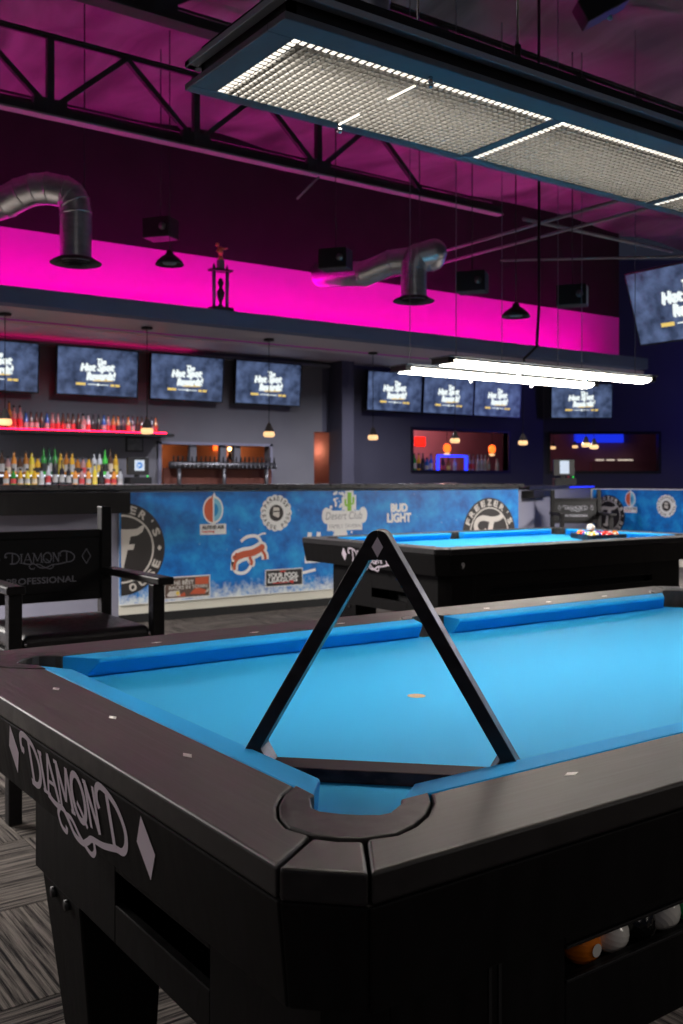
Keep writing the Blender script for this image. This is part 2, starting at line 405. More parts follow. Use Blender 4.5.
def text(mb, pl, s, cx, cy, width, height, off, shear=0.0, rot=0.0, bold=0.0):
    """text centred on (cx, cy), fitted to a width and cap height"""
    vs, fs = glyphs(s, shear)
    xs = [v[0] for v in vs]; ys = [v[1] for v in vs]
    x0, x1, y0, y1 = min(xs), max(xs), min(ys), max(ys)
    kx = width/max(x1-x0, 1e-6) if width else height/max(y1-y0, 1e-6); ky = height/max(y1-y0, 1e-6)
    c, sn = math.cos(rot), math.sin(rot)
    for dx, dy in ([(0, 0)] if not bold else [(-bold, 0), (bold, 0), (0, bold), (0, -bold), (-bold, bold), (bold, -bold)]):
        q = []; off = jit(off)
        for x, y in vs:
            X = (x-(x0+x1)/2)*kx+dx; Y = (y-(y0+y1)/2)*ky+dy
            q.append(pl.at(cx+X*c-Y*sn, cy+X*sn+Y*c, off))
        mb.add(q, fs)
def arc_text(mb, pl, s, cx, cy, r, a_mid, step, h, off, inward=False, bold=0.0, wid=0.62):
    n = len(s)
    for i, ch in enumerate(s):
        if ch == ' ': continue
        k = (i-(n-1)/2)*step
        if inward: a = a_mid+k; rot = a+PI/2
        else: a = a_mid-k; rot = a-PI/2
        w = h*wid*(0.35 if ch in "I'" else 1)
        if ch == "'":
            text(mb, pl, ch, cx+(r+h*0.33)*math.cos(a), cy+(r+h*0.33)*math.sin(a), h*0.16, h*0.36, off, 0, rot, bold*0.5); continue
        text(mb, pl, ch, cx+r*math.cos(a), cy+r*math.sin(a), w, h, off, 0, rot, bold)

def ornate_word(mb, pl, k, off, wt=0.17, ky=None):
    """the flourished seven-letter word lettering; cap height 1 unit, about 6.9 units long, scaled by k"""
    ky = ky or k
    def rb(pts, w=wt, sm=False):
        q = spline(pts) if sm else pts
        ribbon(mb, pl, [(x*k, y*ky) for x, y in q], w*k, off)
    # D
    rb([(0.0, 0.60), (-0.06, 0.74), (0.0, 0.95), (0.22, 1.05), (0.62, 1.02), (1.02, 0.90), (1.27, 0.62), (1.27, 0.34), (1.08, 0.10), (0.80, 0.0), (0.42, 0.02)], sm=True)
    rb([(0.0, 0.60), (0.08, 0.66), (0.10, 0.74)], wt*0.9)
    rb([(0.66, 0.98), (0.62, 0.04)]); rb([(0.42, 0.03), (0.80, 0.03)], wt*0.7)
    # I
    rb([(1.50, 0.90), (1.50, 0.0)]); rb([(1.36, 0.88), (1.64, 0.88)], wt*0.6); rb([(1.36, 0.03), (1.64, 0.03)], wt*0.6)
    # A
    rb([(1.72, 0.0), (2.12, 0.98)], wt*0.7); rb([(2.12, 0.98), (2.48, 0.0)]); rb([(1.86, 0.34), (2.36, 0.34)], wt*0.6); rb([(1.60, 0.03), (1.90, 0.03)], wt*0.6)
    # M
    rb([(2.66, 0.0), (2.72, 0.94)], wt*0.8); rb([(2.72, 0.94), (3.06, 0.16)]); rb([(3.06, 0.16), (3.40, 0.94)], wt*0.7); rb([(3.40, 0.94), (3.48, 0.0)])
    rb([(2.56, 0.92), (2.80, 0.92)], wt*0.6); rb([(3.34, 0.03), (3.62, 0.03)], wt*0.6)
    # O with tail
    rb([(4.02+0.40*math.cos(a*PI/12), 0.46+0.48*math.sin(a*PI/12)) for a in range(25)])
    rb([(3.86, 0.34), (4.06, 0.20), (4.34, -0.08)], wt*0.8, True)
    # N
    rb([(4.62, 0.0), (4.62, 0.94)], wt*0.8); rb([(4.62, 0.94), (5.12, 0.0)]); rb([(5.12, 0.0), (5.12, 0.94)], wt*0.8); rb([(4.50, 0.92), (4.72, 0.92)], wt*0.6)
    # D
    rb([(5.34, 0.56), (5.26, 0.72), (5.34, 0.94), (5.58, 1.05), (6.02, 1.00), (6.46, 0.82), (6.72, 0.50), (6.66, 0.20), (6.40, 0.0), (6.04, -0.04)], sm=True)
    rb([(5.94, 0.98), (5.94, 0.0)])
    # flourish under the word
    rb([(1.66, 0.0), (2.20, -0.10), (2.70, -0.08), (3.00, -0.26), (3.30, -0.48), (3.80, -0.52), (4.20, -0.38), (4.50, -0.26), (5.20, -0.20), (6.04, -0.04)], wt*0.95, True)
    rb([(2.46, -0.10), (2.26, -0.28), (2.36, -0.52), (2.66, -0.58), (2.76, -0.44)], wt*0.8, True)
    rb([(2.80, -0.16), (3.24, -0.16), (3.70, -0.44), (4.26, -0.62), (4.56, -0.50), (4.60, -0.30)], wt*0.8, True)
def lozenge(mb, pl, cx, cy, w, h, off): poly(mb, pl, [(cx-w/2, cy), (cx, cy-h/2), (cx+w/2, cy), (cx, cy+h/2)], off)
def lozenge_line(mb, pl, cx, cy, w, h, t, off):
    q = [(cx-w/2, cy), (cx, cy-h/2), (cx+w/2, cy), (cx, cy+h/2), (cx-w/2, cy)]
    for a, b in zip(q, q[1:]): ribbon(mb, pl, [a, b], t, off)

# ================================================================== SETTING
S = lambda o, label=None: tag(o, label, None, None, 'structure')
mb = MB(); mb.box((-8, -8, -0.1), (16, 14.5, -0.004))
floor = S(mb.build('floor', 'carpet'), 'striped grey carpet floor of the hall')
tile_mb = MB(); tile_mb.box((-0.2485, -0.2485, -0.0035), (0.2485, 0.2485, 0.0))
t0 = tile_mb.build('carpet_tile', 'carpet', floor)
first = True
for i in range(-4, 14):
    for j in range(-2, 14):
        if i > 2 and j < 3: continue
        o = t0 if first else t0.copy()
        if not first: COL.objects.link(o)
        first = False
        o.parent = floor
        o.location = (i*0.5+0.08, j*0.5+0.02, 0.0); o.rotation_euler = (0, 0, PI/2*((i+j) % 2))

def wall_holes(name, o, u, length, h0, h1, holes, thick, m, label):
    """upright wall from o along u (2-D), holes = (a0, a1, z0, z1); thickness goes to the left of u"""
    o = Vector((o[0], o[1], 0)); u = Vector((u[0], u[1], 0)).normalized(); n = Vector((-u.y, u.x, 0))
    us = sorted({0, length, *[h[0] for h in holes], *[h[1] for h in holes]})
    zs = sorted({h0, h1, *[h[2] for h in holes], *[h[3] for h in holes]})
    mb = MB()
    for a, b in zip(us, us[1:]):
        for c, d in zip(zs, zs[1:]):
            mu, mz = (a+b)/2, (c+d)/2
            if any(h[0] < mu < h[1] and h[2] < mz < h[3] for h in holes): continue
            P = [o+u*a, o+u*b, o+u*b+n*thick, o+u*a+n*thick]
            mb.hexa([(p.x, p.y, c) for p in P]+[(p.x, p.y, d) for p in P])
    return S(mb.build(name, m), label)
# back wall of the bar: grey on the left, navy on the right of the pier
wall_holes('wall_back', (-5, 11.6), (1, 0), 12.85, 0, 3.6, [(10.15, 11.90, 0.95, 1.66), (12.70, 12.85, 0, 1.905)], 0.12, 'barwall', 'grey back wall of the bar under the row of screens')
wall_holes('wall_back_right', (7.85, 11.6), (1, 0), 4.95, 0, 5.2, [(0, 0.30, 0, 1.905), (1.815, 4.0, 1.33, 1.995)], 0.12, 'navywall', 'navy back wall with a bottle window and three screens')
wall_holes('wall_right', (12.72, 11.62), (0.8155, -0.5787), 9.0, 0, 5.2, [(0.17, 2.15, 1.33, 2.01)], 0.12, 'navywall', 'navy angled wall with a long dark window at the right')
mb = MB(); mb.box((7.98, 11.25, 0), (8.20, 11.6, 3.0)); S(mb.build('trim_1', 'navywall'), 'navy pier between the doorway and the right-hand screens')
mb = MB(); mb.box((-5, 7.35, 3.26), (9.60, 7.42, 4.6)); S(mb.build('wall_upper', 'darkwall'), 'dark wall above the magenta cove')
wall_holes('wall_far', (9.62, 7.42), (0.62, 0.78), 5.4, 2.98, 5.2, [], 0.1, 'darkwall', 'dark high wall running back beyond the end of the cove')
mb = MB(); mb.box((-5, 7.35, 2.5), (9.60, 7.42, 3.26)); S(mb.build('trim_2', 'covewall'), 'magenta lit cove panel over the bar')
mb = MB(); mb.box((-5, 6.6, 2.50), (9.2, 6.76, 2.63)); S(mb.build('trim_3', 'fascia'), 'slate blue fascia over the bar')
mb = MB(); mb.box((-5, 6.76, 2.502), (9.2, 7.6, 2.54)); mb.box((9.2, 7.0, 2.50), (9.65, 7.6, 2.54)); mb.box((-5, 7.55, 2.54), (9.65, 7.6, 2.98))
S(mb.build('trim_6', 'soffit'), 'pale soffit behind the fascia over the bar')
mb = MB(); mb.prism([(-5, 7.44), (9.65, 7.44), (13.0, 11.9), (-5, 11.9)], 2.98, 3.04)
S(mb.build('ceiling_bar', 'barceil'), 'grey lower ceiling over the bar')
# wrinkled foil roof insulation over the hall
mb = MB(); nx, ny = 110, 60; vs = []
rnd = random.Random(3)
ph = [(rnd.uniform(0.5, 4), rnd.uniform(1, 9), rnd.uniform(0, 6), rnd.uniform(0.006, 0.02)) for _ in range(14)]
for j in range(ny+1):
    for i in range(nx+1):
        x = -5+19*i/nx; y = -3+10.5*j/ny
        z = 4.40+sum(a*math.sin(p*x+q*y+r) for p, q, r, a in ph)*0.7-0.05*abs(math.sin(y*1.7))
        vs.append((x, y, z))
mb.add(vs, [(j*(nx+1)+i, (j+1)*(nx+1)+i, (j+1)*(nx+1)+i+1, j*(nx+1)+i+1) for j in range(ny) for i in range(nx)], True)
S(mb.build('ceiling', 'deck'), 'wrinkled roof insulation lit magenta behind the trusses')
# bar half wall: cream where the banner hangs, pale beside the chairs
mb = MB(); mb.box((2.44, 6.56, 0.07), (6.95, 6.70, 1.075)); S(mb.build('wall_bar', 'creamwall'), 'cream half wall of the bar behind the long blue banner')
mb = MB(); mb.box((-3, 6.565, 0.0), (2.44, 6.72, 1.075)); S(mb.build('wall_bar_left', 'palewall'), 'pale half wall behind the near black chair')
mb = MB(); mb.box((2.44, 6.545, 0.0), (6.95, 6.69, 0.07)); S(mb.build('baseboard_bar', 'dark'), 'dark base along the foot of the bar')
wall_holes('wall_corner', (6.95, 6.56), (3.65, 2.06), 4.02, 0, 1.05, [], 0.12, 'palewall', 'pale half wall behind the far black chair')
wall_holes('wall_side', (10.6, 8.66), (0, -1), 4.2, 0, 1.04, [], 0.12, 'creamwall', 'cream half wall behind the right-hand banner')

# rooms seen through the openings
mb = MB(); mb.box((4.2, 13.6, 0), (9.0, 13.7, 3.0)); S(mb.build('wall_room_left', 'orangewall'), 'terracotta wall of the room behind the taps')
mb = MB(); mb.box((9.0, 13.9, 0), (14.25, 14.0, 3.0)); mb.box((8.95, 11.75, 0), (9.0, 14, 3)); S(mb.build('wall_room_right', 'plumwall'), 'plum wall of the room behind the bottle window')
mb = MB(); mb.box((4.2, 11.72, 2.6), (13.4, 14.0, 2.7)); S(mb.build('ceiling_room', 'plumwall'), 'ceiling of the rooms behind the bar wall')
A2 = Vector((12.72, 11.62, 0)); U2 = Vector((0.8155, -0.5787, 0)); N2 = Vector((0.5787, 0.8155, 0))
def w2(a, d, z): p = A2+U2*a+N2*d; return (p.x, p.y, z)
mb = MB(); mb.hexa([w2(-0.3, 2.6, 0), w2(4, 2.6, 0), w2(4, 2.7, 0), w2(-0.3, 2.7, 0), w2(-0.3, 2.6, 3), w2(4, 2.6, 3), w2(4, 2.7, 3), w2(-0.3, 2.7, 3)])
S(mb.build('wall_room_far', 'plumwall'), 'plum wall of the room behind the long dark window')
mb = MB(); mb.hexa([w2(-0.3, 0.13, 2.7), w2(4, 0.13, 2.7), w2(4, 2.7, 2.7), w2(-0.3, 2.7, 2.7), w2(-0.3, 0.13, 2.8), w2(4, 0.13, 2.8), w2(4, 2.7, 2.8), w2(-0.3, 2.7, 2.8)])
S(mb.build('ceiling_room_far', 'plumwall'), 'ceiling of the room behind the long dark window')
# window linings
def window_frame(name, pts_fn, a0, a1, z0, z1, t, d0, d1, label):
    mb = MB()
    for (p, q, r, s) in ((a0-t, a1+t, z1, z1+t), (a0-t, a1+t, z0-t, z0), (a0-t, a0, z0, z1), (a1, a1+t, z0, z1)):
        mb.hexa([pts_fn(p, d0, r), pts_fn(q, d0, r), pts_fn(q, d1, r), pts_fn(p, d1, r), pts_fn(p, d0, s), pts_fn(q, d0, s), pts_fn(q, d1, s), pts_fn(p, d1, s)])
    return S(mb.build(name, 'blackmetal'), label)
wb = lambda a, d, z: (a, 11.6+d, z)
window_frame('window_1', wb, 9.665, 11.85, 1.33, 1.995, 0.045, -0.02, 0.13, 'black framed window onto the bottles of the second bar')
window_frame('window_2', w2, 0.17, 2.15, 1.33, 2.01, 0.045, -0.02, 0.13, 'long black framed window in the angled wall')
mb = MB()
for (p, q, r, s) in ((5.10, 5.15, 0.95, 1.70), (6.90, 6.94, 0.95, 1.70), (5.10, 6.94, 1.66, 1.70)): mb.box((p, 11.57, r), (q, 11.74, s))
S(mb.build('window_3', 'palewall'), 'pale framed serving hatch behind the beer taps')
mb = MB()
for x in (5.66, 6.14, 6.37): mb.box((x-0.05, 11.62, 0.95), (x+0.05, 11.70, 1.66))
S(mb.build('trim_4', 'barwall'), 'grey posts dividing the serving hatch')

# ================================================================== POOL TABLES
s_ = 0.2477; L_ = 8*s_; B_ = 4*s_; ZR = 0.80; ZC = 0.757
def table(loc, label, group, near):
    T = empty('pool_table', loc, 0, label, 'pool table', group)
    mir = lambda p, sx, sy: ((L_-p[0]) if sx else p[0], (B_-p[1]) if sy else p[1])
    swap = lambda p: (p[1], p[0])
    A1 = (-0.190, -0.130); A2_ = swap(A1)
    P = [(-0.050, 0.060), (-0.078, 0.040), (-0.104, 0.010), (-0.122, -0.022), (-0.130, -0.052), (-0.122, -0.084), (-0.106, -0.106)]
    Pm = [swap(p) for p in P]
    g = 0.0012
    # ---- bed
    bed = []
    def cor(sx, sy):
        pts = [(-0.045, 0.035), (-0.02, 0.02), (-0.004, 0.008), (0.008, -0.004), (0.02, -0.02), (0.035, -0.045)]
        return [mir(p, sx, sy) for p in pts]
    side0 = [(4*s_-0.055, -0.045), (4*s_-0.045, -0.02), (4*s_, -0.008), (4*s_+0.045, -0.02), (4*s_+0.055, -0.045)]
    bed += cor(0, 0)+side0+cor(1, 0)[::-1]+cor(1, 1)+[mir(p, 0, 1) for p in side0][::-1]+cor(0, 1)[::-1]
    b = MB(); b.prism(bed, ZC-0.03, ZC); b.build('bed_cloth', 'cloth', T)
    # ---- cushions
    prof = [(0.050, ZR), (0.004, ZR-0.0035), (0.0, ZR-0.007), (0.0, ZR-0.012), (0.020, ZC+0.0006), (0.050, ZC+0.0006)]
    def cushion(e0, e1, f0, f1, fn):
        r0 = []; r1 = []
        for t, z in prof:
            k = t/0.05
            r0.append(fn(e0+(f0-e0)*k, -t, z)); r1.append(fn(e1+(f1-e1)*k, -t, z))
        m_ = MB(); m_.loft([r0, r1]); o = m_.build('cushion', 'cloth_c', T, 0.0015, 1)
        return o
    cn, cb, sn, sb = 0.081, 0.022, 0.063, 0.050
    for sy in (0, 1):
        f = lambda a, t, z, sy=sy: (a, B_-t if sy else t, z)
        cushion(cn, 4*s_-sn, cb, 4*s_-sb, f); cushion(4*s_+sn, L_-cn, 4*s_+sb, L_-cb, f)
    for sx in (0, 1):
        f = lambda a, t, z, sx=sx: (L_-t if sx else t, a, z)
        cushion(cn, B_-cn, cb, B_-cb, f)
    # ---- rails
    zb = 0.768
    for sx in (0, 1):
        a = [A1]+[P[5], P[4], P[3], P[2], P[1], P[0]]
        top = [(x, y+g*2) for x, y in a]
        pts = [mir(p, sx, 0) for p in top]+[mir(p, sx, 1) for p in top][::-1]
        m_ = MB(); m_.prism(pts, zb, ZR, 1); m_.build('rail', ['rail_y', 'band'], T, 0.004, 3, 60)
    for sy in (0, 1):
        a = [A2_]+[Pm[5], Pm[4], Pm[3], Pm[2], Pm[1], Pm[0]]
        top = [(x+g*2, y) for x, y in a]
        sd = [(4*s_+0.078*math.cos(t), -0.050-0.060*math.sin(t)) for t in [PI-PI*i/12 for i in range(13)]]
        pts = [mir(p, 0, sy) for p in top]+[mir(p, 0, sy) for p in sd]+[mir(p, 1, sy) for p in top][::-1]
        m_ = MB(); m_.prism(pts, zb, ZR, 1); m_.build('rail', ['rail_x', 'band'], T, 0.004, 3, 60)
        # side pocket liner
        o_ = [(4*s_+0.076*math.cos(t), -0.050-0.058*math.sin(t)) for t in [PI-PI*i/14 for i in range(15)]]
        i_ = [(4*s_+0.050*math.cos(t), -0.049-0.036*math.sin(t)) for t in [PI-PI*i/14 for i in range(15)]]
        m_ = MB(); m_.prism([mir(p, 0, sy) for p in o_+i_[::-1]], 0.70, ZR+0.001); m_.build('pocket_liner', 'liner', T, 0.002, 2, 50)
    for sx in (0, 1):
        for sy in (0, 1):
            cap = [(A1[0], A1[1]-g), (P[5][0]-0.001, P[5][1]-0.003), (P[6][0]-0.002, P[6][1]-0.002), (Pm[5][0]-0.003, Pm[5][1]-0.001), (A2_[0]-g, A2_[1])]
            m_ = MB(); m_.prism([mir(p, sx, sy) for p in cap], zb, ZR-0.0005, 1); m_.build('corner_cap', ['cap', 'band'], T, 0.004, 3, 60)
            out = [(p[0]+0.0025, p[1]+0.001) for p in P]+[(p[0]+0.001, p[1]+0.0025) for p in Pm[:6]][::-1]
            inn = [(-0.049, 0.020), (-0.060, 0.012), (-0.076, -0.016), (-0.075, -0.030), (-0.062, -0.048), (-0.048, -0.062), (-0.030, -0.075), (-0.016, -0.076), (0.012, -0.060), (0.020, -0.049)]
            m_ = MB(); m_.prism([mir(p, sx, sy) for p in out+inn[::-1]], 0.70, ZR+0.001); m_.build('pocket_liner', 'liner', T, 0.002, 2, 50)
    # ---- rail sights
    d = 0.0937
    def sight(x, y, along):
        m_ = MB(); pl = Pl((x, y, ZR), (1, 0, 0), (0, 1, 0))
        w, h = (0.012, 0.025) if along else (0.025, 0.012)
        q = [(-w/2, 0), (0, -h/2), (w/2, 0), (0, h/2)]
        m_.prism([(x+a, y+b) for a, b in q], ZR-0.002, ZR+0.0006); m_.build('rail_sight', 'pearl', T)
    for k in (1, 2, 3, 5, 6, 7): sight(k*s_, -d, False); sight(k*s_, B_+d, False)
    for k in (1, 2, 3): sight(-d, k*s_, True); sight(L_+d, k*s_, True)
    # ---- aprons, tapering in towards the floor
    zt, z0 = 0.7665, 0.657
    def oct_(ins):
        c = 0.060
        x0, x1, y0, y1 = -0.189+ins, L_+0.189-ins, -0.189+ins, B_+0.189-ins
        return x0, x1, y0, y1, c-ins*0.25
    ax = oct_(0.0); bx = oct_(0.018); th = 0.022
    def panel(pt, qt, pb, qb, name, m):
        # outer edge pt-qt at top, pb-qb at bottom, thickness inwards
        n = Vector((qt[1]-pt[1], -(qt[0]-pt[0]))).normalized(); inw = -n
        c_ = Vector((L_/2, B_/2))
        if (c_-Vector(pt)).dot(inw) < 0: inw = -inw
        e = (Vector(qt)-Vector(pt)).normalized()*0.0012
        pt, qt, pb, qb = Vector(pt)+e, Vector(qt)-e, Vector(pb)+e, Vector(qb)-e
        i = inw*th
        m_ = MB(); m_.hexa([(*pb, z0), (*qb, z0), (*(qb+i), z0), (*(pb+i), z0), (*pt, zt), (*qt, zt), (*(qt+i), zt), (*(pt+i), zt)])
        return m_.build(name, m, T, 0.002, 2)
    def ringpts(o):
        x0, x1, y0, y1, c = o
        return [(x0, y0+c), (x0+c, y0), (x1-c, y0), (x1, y0+c), (x1, y1-c), (x1-c, y1), (x0+c, y1), (x0, y1-c)]
    rt, rb_ = ringpts(ax), ringpts(bx)
    names = ['corner_panel', 'side_panel', 'corner_panel', 'end_panel', 'corner_panel', 'side_panel', 'corner_panel', 'end_panel']
    for i in range(8): panel(rt[i], rt[(i+1) % 8], rb_[i], rb_[(i+1) % 8], names[i], 'apron')
    # dark underside
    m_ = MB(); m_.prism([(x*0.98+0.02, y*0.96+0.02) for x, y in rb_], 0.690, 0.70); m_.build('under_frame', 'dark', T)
    # ---- lower box with a slot at the end and a ball window in the long side
    zz0, zz1 = 0.412, 0.688; t = 0.016; c = 0.055; xo, yo = -0.05, -0.05; X1, Y1 = L_+0.05, B_+0.05
    m_ = MB()
    def slab(u0, u1, hole, fn):
        cells = [(u0, u1, zz0, zz1)] if not hole else [(u0, hole[0], zz0, zz1), (hole[1], u1, zz0, zz1), (hole[0], hole[1], zz0, hole[2]), (hole[0], hole[1], hole[3], zz1)]
        for a, b_, c_, e in cells:
            m_.hexa([fn(a, 0, c_), fn(b_, 0, c_), fn(b_, t, c_), fn(a, t, c_), fn(a, 0, e), fn(b_, 0, e), fn(b_, t, e), fn(a, t, e)])
    slab(yo+c, Y1-c, (0.270, 0.593, 0.474, 0.528), lambda a, d_, z: (xo+d_, a, z))
    slab(xo+c, X1-c, (0.286, L_-0.286, 0.520, 0.566), lambda a, d_, z: (a, yo+d_, z))
    slab(yo+c, Y1-c, None, lambda a, d_, z: (X1-d_, a, z)); slab(xo+c, X1-c, None, lambda a, d_, z: (a, Y1-d_, z))
    for sx in (0, 1):
        for sy in (0, 1):
            q = [(xo, yo+c), (xo+c, yo), (xo+c, yo+t), (xo+t, yo+c)]
            m_.prism([mir(p, sx, sy) for p in q], zz0, zz1)
    m_.build('lower_box', 'apron', T, 0.002, 2)
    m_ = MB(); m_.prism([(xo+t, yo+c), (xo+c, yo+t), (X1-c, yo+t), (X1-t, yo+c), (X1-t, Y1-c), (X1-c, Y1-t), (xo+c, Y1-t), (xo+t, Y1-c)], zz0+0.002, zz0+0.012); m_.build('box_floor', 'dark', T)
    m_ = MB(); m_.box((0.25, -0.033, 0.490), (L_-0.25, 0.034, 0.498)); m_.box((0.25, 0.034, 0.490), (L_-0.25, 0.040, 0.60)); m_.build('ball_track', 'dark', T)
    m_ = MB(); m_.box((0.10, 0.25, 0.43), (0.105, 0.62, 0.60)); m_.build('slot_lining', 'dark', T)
    for a, b_, z_ in ((0.286, L_-0.286, 0.5195), (0.286, L_-0.286, 0.5625)):
        m_ = MB(); m_.box((a, yo-0.003, z_-0.002), (b_, yo+0.004, z_+0.0025)); m_.build('window_rim', 'blackmetal', T, 0.001, 1)
    for x in (0.152, 0.168):
        m_ = MB(); m_.box((x, yo-0.0015, zz0), (x+0.005, yo+0.002, zz1)); m_.build('box_seam_strip', 'dark', T)
    # ---- legs
    for sx in (0, 1):
        for sy in (0, 1):
            lo = [(-0.005, 0.095), (0.105, 0.095), (0.105, 0.205), (-0.005, 0.205)]; hi = [(-0.048, 0.040), (0.115, 0.040), (0.115, 0.235), (-0.048, 0.235)]
            lo = [mir(p, sx, sy) for p in lo]; hi = [mir(p, sx, sy) for p in hi]
            m_ = MB(); m_.loft([[(x, y, 0.0) for x, y in lo], [(x, y, zz0) for x, y in hi]])
            lg = m_.build('leg', 'apron', T, 0.004, 2)
            for yy, zz in ((0.105, 0.395), (0.175, 0.395)):
                fx = -0.048+0.043*(1-zz/zz0); sg = 1 if not sx else -1
                q = mir((fx, yy), sx, sy)
                m_ = MB(); m_.tube([(q[0]+0.004*sg, q[1], zz), (q[0]-0.007*sg, q[1], zz)], 0.010, 12); m_.build('bolt', 'blackmetal', lg)
    # ---- end logo
    m_ = MB(); slope = 0.018/(zt-z0)
    pl = Pl((-0.189, B_/2, zt), (0, -1, 0), (slope*-1.0, 0, 1.0))
    pl = Pl((-0.189, B_/2, zt), (0, -1, 0), Vector((-slope, 0, 1)))
    k = 0.0615
    p2 = Pl(pl.at(-0.139, -0.077, 0), pl.u, pl.v)
    ornate_word(m_, p2, 0.0588, 0.0008, 0.175, 0.070)
    lozenge(m_, pl, -0.188, -0.042, 0.050, 0.080, 0.0008); lozenge(m_, pl, 0.317, -0.046, 0.052, 0.080, 0.0008)
    lg = m_.build('maker_logo', 'lav', T); tag(lg, 'lavender maker lettering between two lozenges')
    if near:
        m_ = MB(); p3 = Pl((2*s_, 2*s_, ZC), (1, 0, 0), (0, 1, 0)); ell(m_, p3, 0, 0, 0.017, 0.017, 0.0005, 20)
        tag(m_.build('foot_spot', 'spot', T), 'worn tan spot sticker on the cloth')
    else:
        m_ = MB(); m_.tube([(-0.045, -0.189+0.012, 0.711), (-0.045, -0.189+0.002, 0.711)], 0.016, 20); bd = m_.build('number_badge', 'blackmetal', T)
        m_ = MB(); p3 = Pl((-0.045, -0.1875, 0.711), (1, 0, 0), (0, 0, 1)); text(m_, p3, '9', 0, 0, None, 0.030, 0.0005, bold=0.0012)
        m_.build('badge_number', 'white', bd)
    return T
T1 = table((0, 0, 0), 'black pool table with blue cloth in the foreground, triangle rack standing on it', 'pool tables', True)
T2 = table((2.85, 3.08, 0), 'black pool table with blue cloth behind the standing rack, racked balls on it', 'pool tables', False)

# ================================================================== TRIANGLE RACKS
def rack_outline():
    Ss = 0.402; h = Ss*math.sqrt(3)/2
    V = [(-Ss/2, 0), (Ss/2, 0), (0, h)]
    c = (0, h/3); r = 0.016
    out = []
    for i in range(3):
        v = Vector(V[i]); d = (Vector(c)-v).normalized()
        cc = v+d*(2*r)
        base = math.atan2(-d.y, -d.x)
        for k in range(9):
            a = base+math.radians(-60+15*k); out.append((cc.x+r*math.cos(a), cc.y+r*math.sin(a)))
    return out, Ss, h
def rack(name, loc, label, flat, rz):
    R_ = empty(name, loc, 0, label, 'ball rack', 'triangle ball racks')
    out, Ss, h = rack_outline()
    t = 0.018; si = Ss-2*math.sqrt(3)*t; hi = si*math.sqrt(3)/2
    iv = [(-si/2, t), (si/2, t), (0, t+hi)]
    ch = 0.020
    def cut(v, a, b, c1, c2):
        v = Vector(v); return [tuple(v+(Vector(a)-v).normalized()*c1), tuple(v+(Vector(b)-v).normalized()*c2)]
    inn = cut(iv[0], iv[2], iv[1], 0.026, 0.026)+cut(iv[1], iv[0], iv[2], 0.026, 0.026)+cut(iv[2], iv[1], iv[0], 0.022, 0.022)
    dep = 0.034 if flat else 0.046
    def T3(x, y, d):
        if flat: return Vector((x*math.cos(rz)-y*math.sin(rz), x*math.sin(rz)+y*math.cos(rz), d+dep/2))
        u = Vector((math.cos(rz), math.sin(rz), 0)); n = Vector((math.sin(rz), -math.cos(rz), 0))
        return u*x+Vector((0, 0, y))+n*d
    # three sides built as one frame: angular match between outer and inner outline
    N = 120
    cx, cy = 0, h/3
    def hit(pts, a):
        dx, dy = math.cos(a), math.sin(a); best = 0
        for p, q in zip(pts, pts[1:]+pts[:1]):
            px, py = p[0]-cx, p[1]-cy; ex, ey = q[0]-p[0], q[1]-p[1]
            den = dx*ey-dy*ex
            if abs(den) < 1e-12: continue
            tt = (px*ey-py*ex)/den; uu = (px*dy-py*dx)/den
            if tt > 0 and -1e-6 <= uu <= 1+1e-6: best = max(best, tt)
        return (cx+dx*best, cy+dy*best)
    angs = set()
    for p in out+inn: angs.add(round(math.atan2(p[1]-cy, p[0]-cx), 6))
    angs = sorted(angs)
    O = [hit(out, a) for a in angs]; I_ = [hit(inn, a) for a in angs]; n = len(angs)
    vs = []
    for p, q in zip(O, I_): vs += [T3(*p, dep/2), T3(*q, dep/2), T3(*q, -dep/2), T3(*p, -dep/2)]
    def seg(idx, name, m):
        m_ = MB(); used = []
        fs = []
        for i in idx:
            j = (i+1) % n
            for a, b in ((0, 1), (1, 2), (2, 3), (3, 0)): fs.append((4*i+a, 4*j+a, 4*j+b, 4*i+b))
        ends = [idx[0], (idx[-1]+1) % n]
        fs.append([4*ends[0]+k for k in (0, 1, 2, 3)]); fs.append([4*ends[1]+k for k in (3, 2, 1, 0)])
        use = sorted({v for f in fs for v in f}); mp = {v: i for i, v in enumerate(use)}
        m_.add([vs[v] for v in use], [[mp[v] for v in f] for f in fs])
        return m_.build(name, m, R_, 0.0015, 2, 40)
    # split at the two lower corners: base bar and two legs joined over the apex
    low = [i for i in range(n) if math.sin(angs[i]) < -0.30 and math.sin(angs[(i+1) % n]) < -0.30 and i+1 < n and O[i][1] < 0.02 and O[i+1][1] < 0.02 or False]
    la = math.atan2(inn[1][1]-cy, inn[1][0]-cx); ra = math.atan2(inn[2][1]-cy, inn[2][0]-cx)
    low = [i for i in range(n-1) if angs[i] >= la-1e-5 and angs[i+1] <= ra+1e-5]
    rest = [i for i in range(n) if i not in low]
    st = (low[-1]+1) % n
    rest = [(st+k) % n for k in range(len(rest))]
    ti = min(range(n), key=lambda i: abs(angs[i]-PI/2))
    kk = rest.index(ti) if ti in rest else len(rest)//2
    seg(low, 'base_bar', 'rackbase'); seg(rest[:kk], 'side_bar', 'rack'); seg(rest[kk:], 'side_bar', 'rack')
    m_ = MB()
    if flat: pl = None
    else:
        u = Vector((math.cos(rz), math.sin(rz), 0)); nrm = Vector((math.sin(rz), -math.cos(rz), 0))
        pl = Pl(nrm*(dep/2), u, (0, 0, 1)); lozenge(m_, pl, 0, h-0.038, 0.015, 0.027, 0.0006)
        tag(m_.build('lozenge_emblem', 'lav', R_), 'lavender lozenge at the apex')
    return R_
